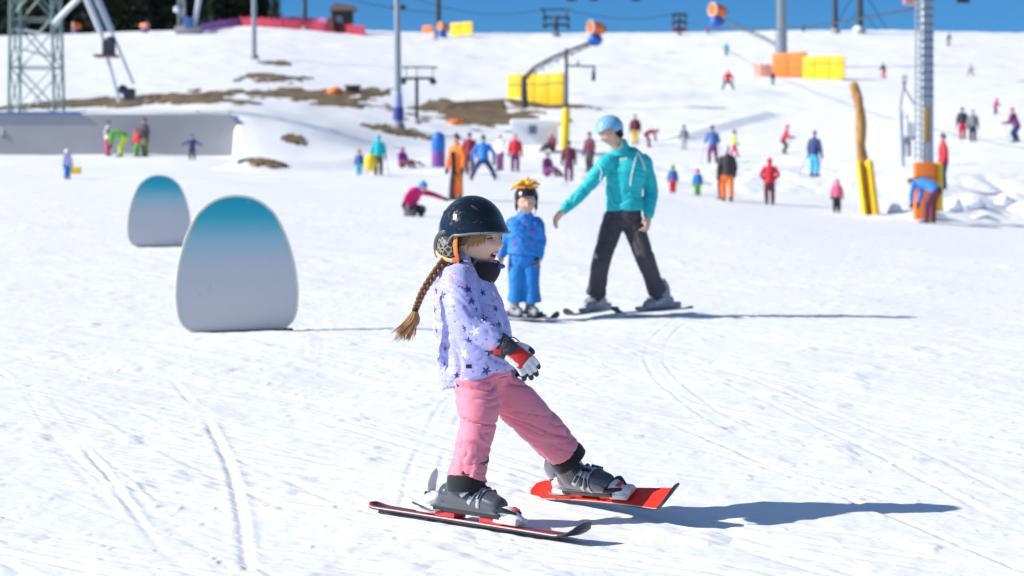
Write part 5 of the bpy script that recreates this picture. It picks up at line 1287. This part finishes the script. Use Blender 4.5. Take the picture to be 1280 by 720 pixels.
    # cables
    def cable(lab, a, b, sag, r=.035):
        a, b = np.asarray(a), np.asarray(b); P = [a+(b-a)*t-np.array([0, 0, 4*sag*t*(1-t)]) for t in np.linspace(0, 1, 15)]
        ob = part('cable', tube(P, [r]*15, n=5, sub=1), darksteel); tagit(ob, lab, 'cable')
    d9 = s_at(695, 46)[0][1]
    cable('cable from the skyline T tower to the small far tower', at(711, 12, d9), at(849, 16, s_at(849, 44)[0][1]), 1.0, .05)
    cable('cable from the top left down to the skyline T tower', at(508, -6, d9), at(679, 12, d9), 1.4, .05)
    cable('cable from the red fence tower towards the dark tower by the snow gun', at(395, -14, 255), at(548, 16, 255), .6, .06)
    cable('tow rope from the small far tower to the ladder pole', at(849, 22, 250), at(1158, 8, FP/36.0), 1.2, .04)
    # --- forest at top left
    fm = [mat('fir_needles_dark', (.022, .036, .020), .8, var=.5, vscale=.5), mat('fir_needles_mid', (.040, .055, .026), .8, var=.5, vscale=.5), mat('fir_needles_brown', (.075, .062, .030), .8, var=.5, vscale=.5)]
    bk = mat('fir_bark', (.11, .07, .045), .9, bump=.5, bscale=4, var=.4)
    fg = 'fir trees of the forest behind the left hill'
    protos = [fir('fir_tree', 'x', (0, 0, 0), 18, 50+i, fg, (fm[i], bk)) for i in range(3)]
    spots = []
    R0 = random.Random(8)
    for x in list(range(-250, -10, 20))+list(range(-8, 345, 9)):
        spots.append((x+R0.uniform(-4, 4), R0.uniform(283, 292), R0.uniform(.8, 1.15)))
    for x in range(-240, 330, 14): spots.append((x+R0.uniform(-5, 5), R0.uniform(295, 308), R0.uniform(1.0, 1.35)))
    for x in range(-230, 300, 16): spots.append((x+R0.uniform(-5, 5), R0.uniform(312, 322), R0.uniform(1.15, 1.5)))
    used = [0, 0, 0]
    for i, (x, d, sc) in enumerate(spots):
        if 238 < x < 287 and R0.random() < .55: continue
        if x > 318: sc *= .42
        k = R0.choice([0, 0, 1, 2]); z = float(gz((x-640)*d/FP, d)); loc = ((x-640)*d/FP, d, max(z, at(0, 47, d)[2]-3.0))
        kind = ['dark green fir standing in the forest behind the left hill', 'mid green fir standing in the forest behind the left hill', 'brownish thin fir standing in the forest behind the left hill'][k]
        if not used[k]: protos[k].location = loc; protos[k].scale = (sc,)*3; protos[k]['label'] = kind; used[k] = 1
        else: copy_tree(protos[k], loc, R0.uniform(0, 6.28), sc, kind)
    # --- snow lumps lying at the right
    sm = mat('packed_snow', (.85, .86, .9), .7, bump=.4, bscale=8)
    for lab, x, y, w, h in (('large round snow boulder with shaded face at the right edge of the slope', 1255, 252, 13, 11), ('two lobed heap of ploughed snow right of the crouching person in blue', 1215, 256, 13, 8), ('small snow lump between the yellow padded post and the orange padding', 1118, 262, 9, 8),
                            ('leaning snow slab beside the orange padded pole', 1192, 258, 9, 12)):
        p, s = s_at(x, y+h*.6); V, F, N = fuse([ball(p+(0, 0, h*.5/s), (w/s, w/s*.8, h/s)), ball(p+(w*.9/s, .1, h*.2/s), (w*.7/s, w*.6/s, h*.6/s)), ball(p+(-w*.8/s, -.1, h*.1/s), (w*.6/s, w*.5/s, h*.45/s))], .05, 2)
        V = V+N*(.09*fbm(V[:, 0]*2.5, V[:, 1]*2.5, V[:, 2]*2.5, o=3))[:, None]
        tagit(part('snow_lump', (V, F), sm), lab, 'snow heap')

def build_people():
    G = 'skiers and walkers in the background'
    # px, foot y, height px, pose, facing, jacket, trousers, hat kind, hat colour, skis, label
    L = [
     (135, 195, 44, 'pocket', 'r', 'white', 'magenta', 'beanie', 'navy', None, 'adult in white jacket and magenta trousers at the foot of the concrete wall'),
     (151, 196, 36, 'bend', 'l', 'green', 'lime', 'beanie', 'black', None, 'person in green and lime bending beside the one in magenta trousers'),
     (171, 195.5, 34, 'stand', 'cl', 'red', 'green', 'helmet', 'red', None, 'child in red jacket and green trousers beside the tall person in black by the wall'),
     (181, 196, 48, 'stand', 'cl', 'black', 'olive', 'beanie', 'black', None, 'tall person in black jacket standing against the concrete wall'),
     (240, 200, 31, 'arms', 'c', 'navy', 'charcoal', 'helmet', 'navy', None, 'small dark clad child with arms spread before the right end of the concrete wall'),
     (84, 224, 37, 'stand', 'cr', 'lilac', 'blue', 'helmet', 'white', None, 'child in blue trousers and white helmet alone on the slope below the wall'),
     (449, 219, 31, 'stand', 'c', 'denim', 'cyan', 'beanie', 'brown', None, 'child in navy and turquoise left of the teal hooded person'),
     (473, 219, 51, 'stand', 'a', 'teal', 'olive', 'hood', 'teal', 'ski', 'person in teal hooded jacket and dark trousers holding a yellow bag'),
     (503, 210, 44, 'sit', 'cr', 'violet', 'maroon', 'hood', 'violet', None, 'person in violet sitting in the snow left of the padded barrel'),
     (571, 250, 83, 'stand', 'cl', 'orange', 'orange', 'beanie', 'charcoal', None, 'adult in bright orange suit standing just above the glossy black helmet'),
     (587, 218, 52, 'stand', 'a', 'dred', 'maroon', 'beanie', 'black', None, 'dark red clad person between the orange suit and the blue jacket'),
     (604, 225, 58, 'straddle', 'a', 'blue', 'navy', 'beanie', 'brown', 'ski', 'skier in blue jacket with legs set wide apart'),
     (625, 213, 46, 'stand', 'cl', 'white', 'plum', 'beanie', 'white', None, 'person in white jacket between the blue and the red jackets'),
     (644, 215, 48, 'stand', 'c', 'red', 'plum', 'beanie', 'orange', None, 'person in red jacket and dark trousers above the child in blue'),
     (684, 221, 50, 'sit', 'cr', 'plum', 'plum', 'beanie', 'plum', None, 'plum clad person sitting low left of the dark person under the yellow padding'),
     (690, 190, 40, 'sit', 'cl', 'maroon', 'charcoal', 'helmet', 'yellow', None, 'crouched person with yellow helmet just left of the yellow padded post'),
     (711, 227, 51, 'stand', 'a', 'maroon', 'plum', 'beanie', 'black', None, 'person in maroon quilted coat and black hat under the yellow padded post'),
     (737, 215, 50, 'stand', 'cl', 'maroon', 'charcoal', 'helmet', 'navy', None, 'maroon clad person half hidden behind the instructor\'s outstretched arm'),
     (794, 181, 38, 'stand', 'c', 'maroon', 'yellow', 'beanie', 'black', None, 'skier in maroon jacket and yellow trousers above the instructor\'s shoulder'),
     (811, 184, 24, 'bend', 'r', 'dred', 'maroon', 'beanie', 'maroon', None, 'small dark red person bending right of the yellow trousered skier'),
     (855, 187, 30, 'stand', 'a', 'grey', 'lgrey', 'beanie', 'charcoal', None, 'slight grey figure right of the instructor near the snow berm'),
     (841, 242, 35, 'stand', 'a', 'denim', 'red', 'beanie', 'green', None, 'small child in blue jacket with red trousers and green hat'),
     (872, 245, 33, 'stand', 'c', 'blue', 'green', 'helmet', 'red', None, 'small child in blue with red helmet left of the orange trousered adult'),
     (891, 204, 50, 'ski', 'a', 'denim', 'plum', 'helmet', 'navy', 'ski', 'skier in muted blue and plum by the dark end of the snow berm'),
     (900, 249, 40, 'stand', 'l', 'dred', 'maroon', 'hood', 'dred', None, 'dark red clad child hidden behind the orange trousered adult'),
     (909, 252, 71, 'walk', 'a', 'charcoal', 'orange', 'beanie', 'lgrey', None, 'adult in charcoal coat and bright orange trousers'),
     (918, 196, 33, 'walk', 'r', 'lime', 'magenta', 'beanie', 'brown', None, 'person in lime top and magenta trousers above the charcoal coat'),
     (962, 256, 59, 'pocket', 'a', 'red', 'maroon', 'hood', 'red', None, 'person in hooded red jacket and maroon trousers seen from behind'),
     (980, 192, 38, 'ski', 'r', 'red', 'charcoal', 'helmet', 'red', 'ski', 'skier in red jacket above the hooded red person'),
     (1018, 221, 58, 'stand', 'ar', 'navy', 'cyan', 'beanie', 'grey', 'ski', 'skier in navy jacket and cyan trousers'),
     (1046, 266, 42, 'stand', 'c', 'pink', 'black', 'hood', 'pink', None, 'small child in padded pink hooded jacket left of the yellow wrapped post'),
     (1133, 196, 56, 'stand', 'a', 'white', 'grey', 'beanie', 'lgrey', None, 'person in white jacket beside the slanted grey post'),
     (1162, 279, 82, 'bend', 'al', 'blue', 'maroon', 'beanie', 'brown', None, 'person in blue jacket bending over before the orange padding'),
     (1179, 237, 71, 'stand', 'l', 'red', 'navy', 'beanie', 'charcoal', None, 'tall person in red jacket and dark trousers right of the ladder pole'),
     (1203, 174, 40, 'stand', 'a', 'charcoal', 'red', 'helmet', 'navy', 'ski', 'skier in charcoal jacket and red trousers up the slope at right'),
     (1216, 177, 40, 'stand', 'c', 'grey', 'charcoal', 'helmet', 'grey', 'ski', 'skier in grey jacket and charcoal trousers next to the red trousered one'),
     (1244, 143, 21, 'ski', 'cr', 'magenta', 'plum', 'helmet', 'magenta', 'ski', 'small skier in magenta jacket high on the right slope'),
     (1270, 178, 46, 'ski', 'al', 'plum', 'navy', 'helmet', 'red', 'ski', 'skier in dark plum with red helmet at the right edge'),
     (910, 112, 26, 'straddle', 'c', 'red', 'charcoal', 'helmet', 'red', 'ski', 'skier in red jacket coming down with legs apart in the middle of the hill'),
     (908, 70, 17, 'stand', 'a', 'teal', 'grey', 'helmet', 'grey', 'ski', 'tiny skier in teal near the top right of the hill'),
     (966, 106, 17, 'stand', 'c', 'maroon', 'teal', 'helmet', 'navy', 'ski', 'tiny skier in maroon and teal below the orange net'),
     (1105, 98, 21, 'ski', 'cl', 'black', 'red', 'helmet', 'black', 'ski', 'skier in black jacket and red trousers left of the ladder pole up high'),
     (1185, 57, 17, 'ski', 'cr', 'navy', 'grey', 'helmet', 'black', 'ski', 'tiny navy skier just below the skyline right of the ladder pole'),
     (1213, 95, 15, 'straddle', 'c', 'lgrey', 'pink', 'helmet', 'grey', 'ski', 'tiny skier in pink trousers on the upper right slope'),
     (545, 50, 17, 'walk', 'r', 'navy', 'maroon', 'helmet', 'orange', 'ski', 'tiny skier beside the orange mat on the skyline'),
     (885, 43, 9, 'stand', 'c', 'magenta', 'maroon', 'helmet', 'magenta', 'ski', 'tiny magenta figure on the skyline below the upper right snow gun'),
     (1004, 40, 11, 'stand', 'c', 'denim', 'navy', 'helmet', 'navy', 'ski', 'tiny dark blue figure on the skyline right of the thick tower'),
     (4, 190, 34, 'stand', 'r', 'lgrey', 'charcoal', 'beanie', 'brown', None, 'grey clad person cut by the left edge before the concrete wall'),
    ]
    for i, (px, py, hp, pose, face, jc, tc, hat, hcol, sk, lab) in enumerate(L):
        p = hit(px, py); s = FP/p[1]; H = hp/s
        if pose == 'bend': H = hp/s*1.05/.74*.74
        if pose == 'bend' and hp > 60: H = 60/s/.74
        elif pose == 'bend': H = hp/s/.74
        if pose == 'sit': H = (hp*.62)/s/.62
        if pose in ('straddle',): H *= 1.05
        H = min(max(H, .75), 1.95)
        J = joints(H, pose, YAW[face], p, i)
        if pose == 'straddle' or face in ('c', 'cl', 'cr'): pass
        vox = .017 if H*s > 45 else (.022 if H*s > 28 else .032)
        r = figure(lab, p, J, H, (jc, tc), G, voxel=vox*max(.75, H/1.6), hat=hat, hatcol=hcol, skis=(sk, .50, 'charcoal') if sk else None, bulk=1.12 if H > 1.3 else 1.25, hem=.03)
        if px == 473: part('yellow_bag', ball(at(463, 203, p[1]-.2), (.24, .16, .34)), cm('yellow'), r)
        if px == 84: part('yellow_flag', box(at(95, 213, p[1]-.1), (.18, .02, .12), bev=.01), cm('yellow'), r)
        if px == 571:
            part('side_stripe', tube([at(566, 190, p[1]-.22), at(567, 205, p[1]-.26), at(567, 216, p[1]-.25)], [(.07, .02)]*3, side=(1, 0, 0)), cm('black'), r)
            part('trouser_panel', tube([at(567, 213, p[1]-.17), at(565, 230, p[1]-.15), at(564, 246, p[1]-.13)], [(.07, .04)]*3, side=(1, 0, 0)), cm('charcoal'), r)
    # snowboarder kneeling
    p = hit(517, 271); s = FP/p[1]; H = 1.45; q = lambda px, py, dy=0: at(px, py, p[1]+dy)
    J = dict(fwd=nrm((.55, -.83, 0)), left=nrm((.83, .55, 0)), up=nrm((.35, 0, .9)))
    J['pelvis'], J['waist'], J['chest'], J['shm'], J['neck'], J['head'] = q(512, 258), q(514, 251), q(518, 243), q(522, 239), q(526, 237, -.03), q(529, 234, -.06)
    J['hfwd'] = nrm((.8, -.5, -.2)); J['hs'] = .98
    J['shR'], J['elR'], J['wrR'] = q(513, 241, -.1), q(508, 247, -.18), q(506, 252, -.25)
    J['shL'], J['elL'], J['wrL'] = q(529, 240, .05), q(541, 243, .0), q(552, 247, -.05)
    J['hipR'], J['knR'], J['anR'] = q(510, 260, -.05), q(518, 266, -.30), q(508, 269, -.05)
    J['hipL'], J['knL'], J['anL'] = q(515, 260, .05), q(529, 261, -.15), q(526, 268, -.1)
    J['board'] = nrm((.95, -.3, 0))
    figure('snowboarder in magenta jacket and blue hat kneeling low with one arm stretched out', p, J, H, ('magenta', 'charcoal'), G, voxel=.018, hat='beanie', hatcol='blue', skis=('board',), bulk=1.1)
    # loose skis / sledge by the sitting person
    p, s = s_at(522, 209); ob = part('sledge', join(*[bar(p+(-.3, k, .32), p+(.32, k, .05), .035) for k in (-.12, .12)]+[box(p+(-.05, 0, .22), (.22, .15, .03))]), cm('maroon')); tagit(ob, 'dark red sledge lying right of the sitting person in violet', 'sledge')

# ------------------------------------------------------------------ camera, light, world
def setup():
    cam = bpy.data.cameras.new('camera'); co = bpy.data.objects.new('camera', cam); COL.objects.link(co); scene.camera = co
    cam.sensor_width = 36; cam.lens = FP/1280*36; co.location = (0, 0, CH); co.rotation_euler = (PI/2, 0, 0)
    cam.shift_y = -(360-HY)/1280; cam.clip_end = 3000; cam.clip_start = .1
    cam.dof.use_dof = True; cam.dof.focus_distance = 6.75; cam.dof.aperture_fstop = 4.0; cam.dof.aperture_blades = 9
    el, az = math.radians(33), math.radians(8)
    dv = Vector((math.cos(el)*math.cos(az), math.cos(el)*math.sin(az), -math.sin(el)))
    sun = bpy.data.lights.new('sun', 'SUN'); sun.energy = 4.7; sun.angle = math.radians(.53); sun.color = (1, .965, .90)
    so = bpy.data.objects.new('sun', sun); COL.objects.link(so); so.rotation_euler = dv.to_track_quat('-Z', 'Y').to_euler(); so.location = (-20, -5, 20)
    w = bpy.data.worlds.new('World'); scene.world = w; w.use_nodes = True; N, L = w.node_tree.nodes, w.node_tree.links
    bg = N['Background']; sk = N.new('ShaderNodeTexSky'); sk.sky_type = 'NISHITA'; sk.sun_disc = False
    sk.sun_elevation = el; sk.sun_rotation = math.radians(270-8); sk.altitude = 1500; sk.air_density = 1.0; sk.dust_density = 0.1; sk.ozone_density = 2.2
    # clear mountain air: the band above the horizon stays deep blue instead of milky
    tc = N.new('ShaderNodeTexCoord'); sx = N.new('ShaderNodeSeparateXYZ'); L.new(tc.outputs['Generated'], sx.inputs[0])
    rp = N.new('ShaderNodeValToRGB'); e = rp.color_ramp.elements; e[0].position = .0; e[0].color = (.15, .42, .78, 1); e[1].position = .30; e[1].color = (1, 1, 1, 1)
    q = e.new(.12); q.color = (.16, .44, .80, 1); L.new(sx.outputs[2], rp.inputs[0])
    mx = N.new('ShaderNodeMix'); mx.data_type = 'RGBA'; mx.blend_type = 'MULTIPLY'; mx.inputs[0].default_value = 1; L.new(sk.outputs[0], mx.inputs[6]); L.new(rp.outputs[0], mx.inputs[7])
    L.new(mx.outputs[2], bg.inputs[0]); bg.inputs[1].default_value = .105
    scene.view_settings.view_transform = 'Standard'; scene.view_settings.look = 'None'; scene.view_settings.gamma = 1; scene.view_settings.exposure = .32
    scene.render.engine = 'CYCLES'
    scene.render.resolution_x = 1024; scene.render.resolution_y = 576
import time
t0 = time.time()
setup(); build_girl(); print('girl', time.time()-t0)
build_instructor(); build_child(); print('near', time.time()-t0)
shield('larger egg shaped shield with blue top in front, beside the girl', 297.5, 415, 152, 171, 14.95, math.radians(14), .02)
shield('smaller farther egg shaped shield with blue top, at the left behind the larger', 199, 307, 78, 90, 27.8, math.radians(14), .0)
build_background(); print('bg', time.time()-t0)
build_people(); print('people', time.time()-t0)
bare_ground(); build_ground(); print('ground', time.time()-t0)
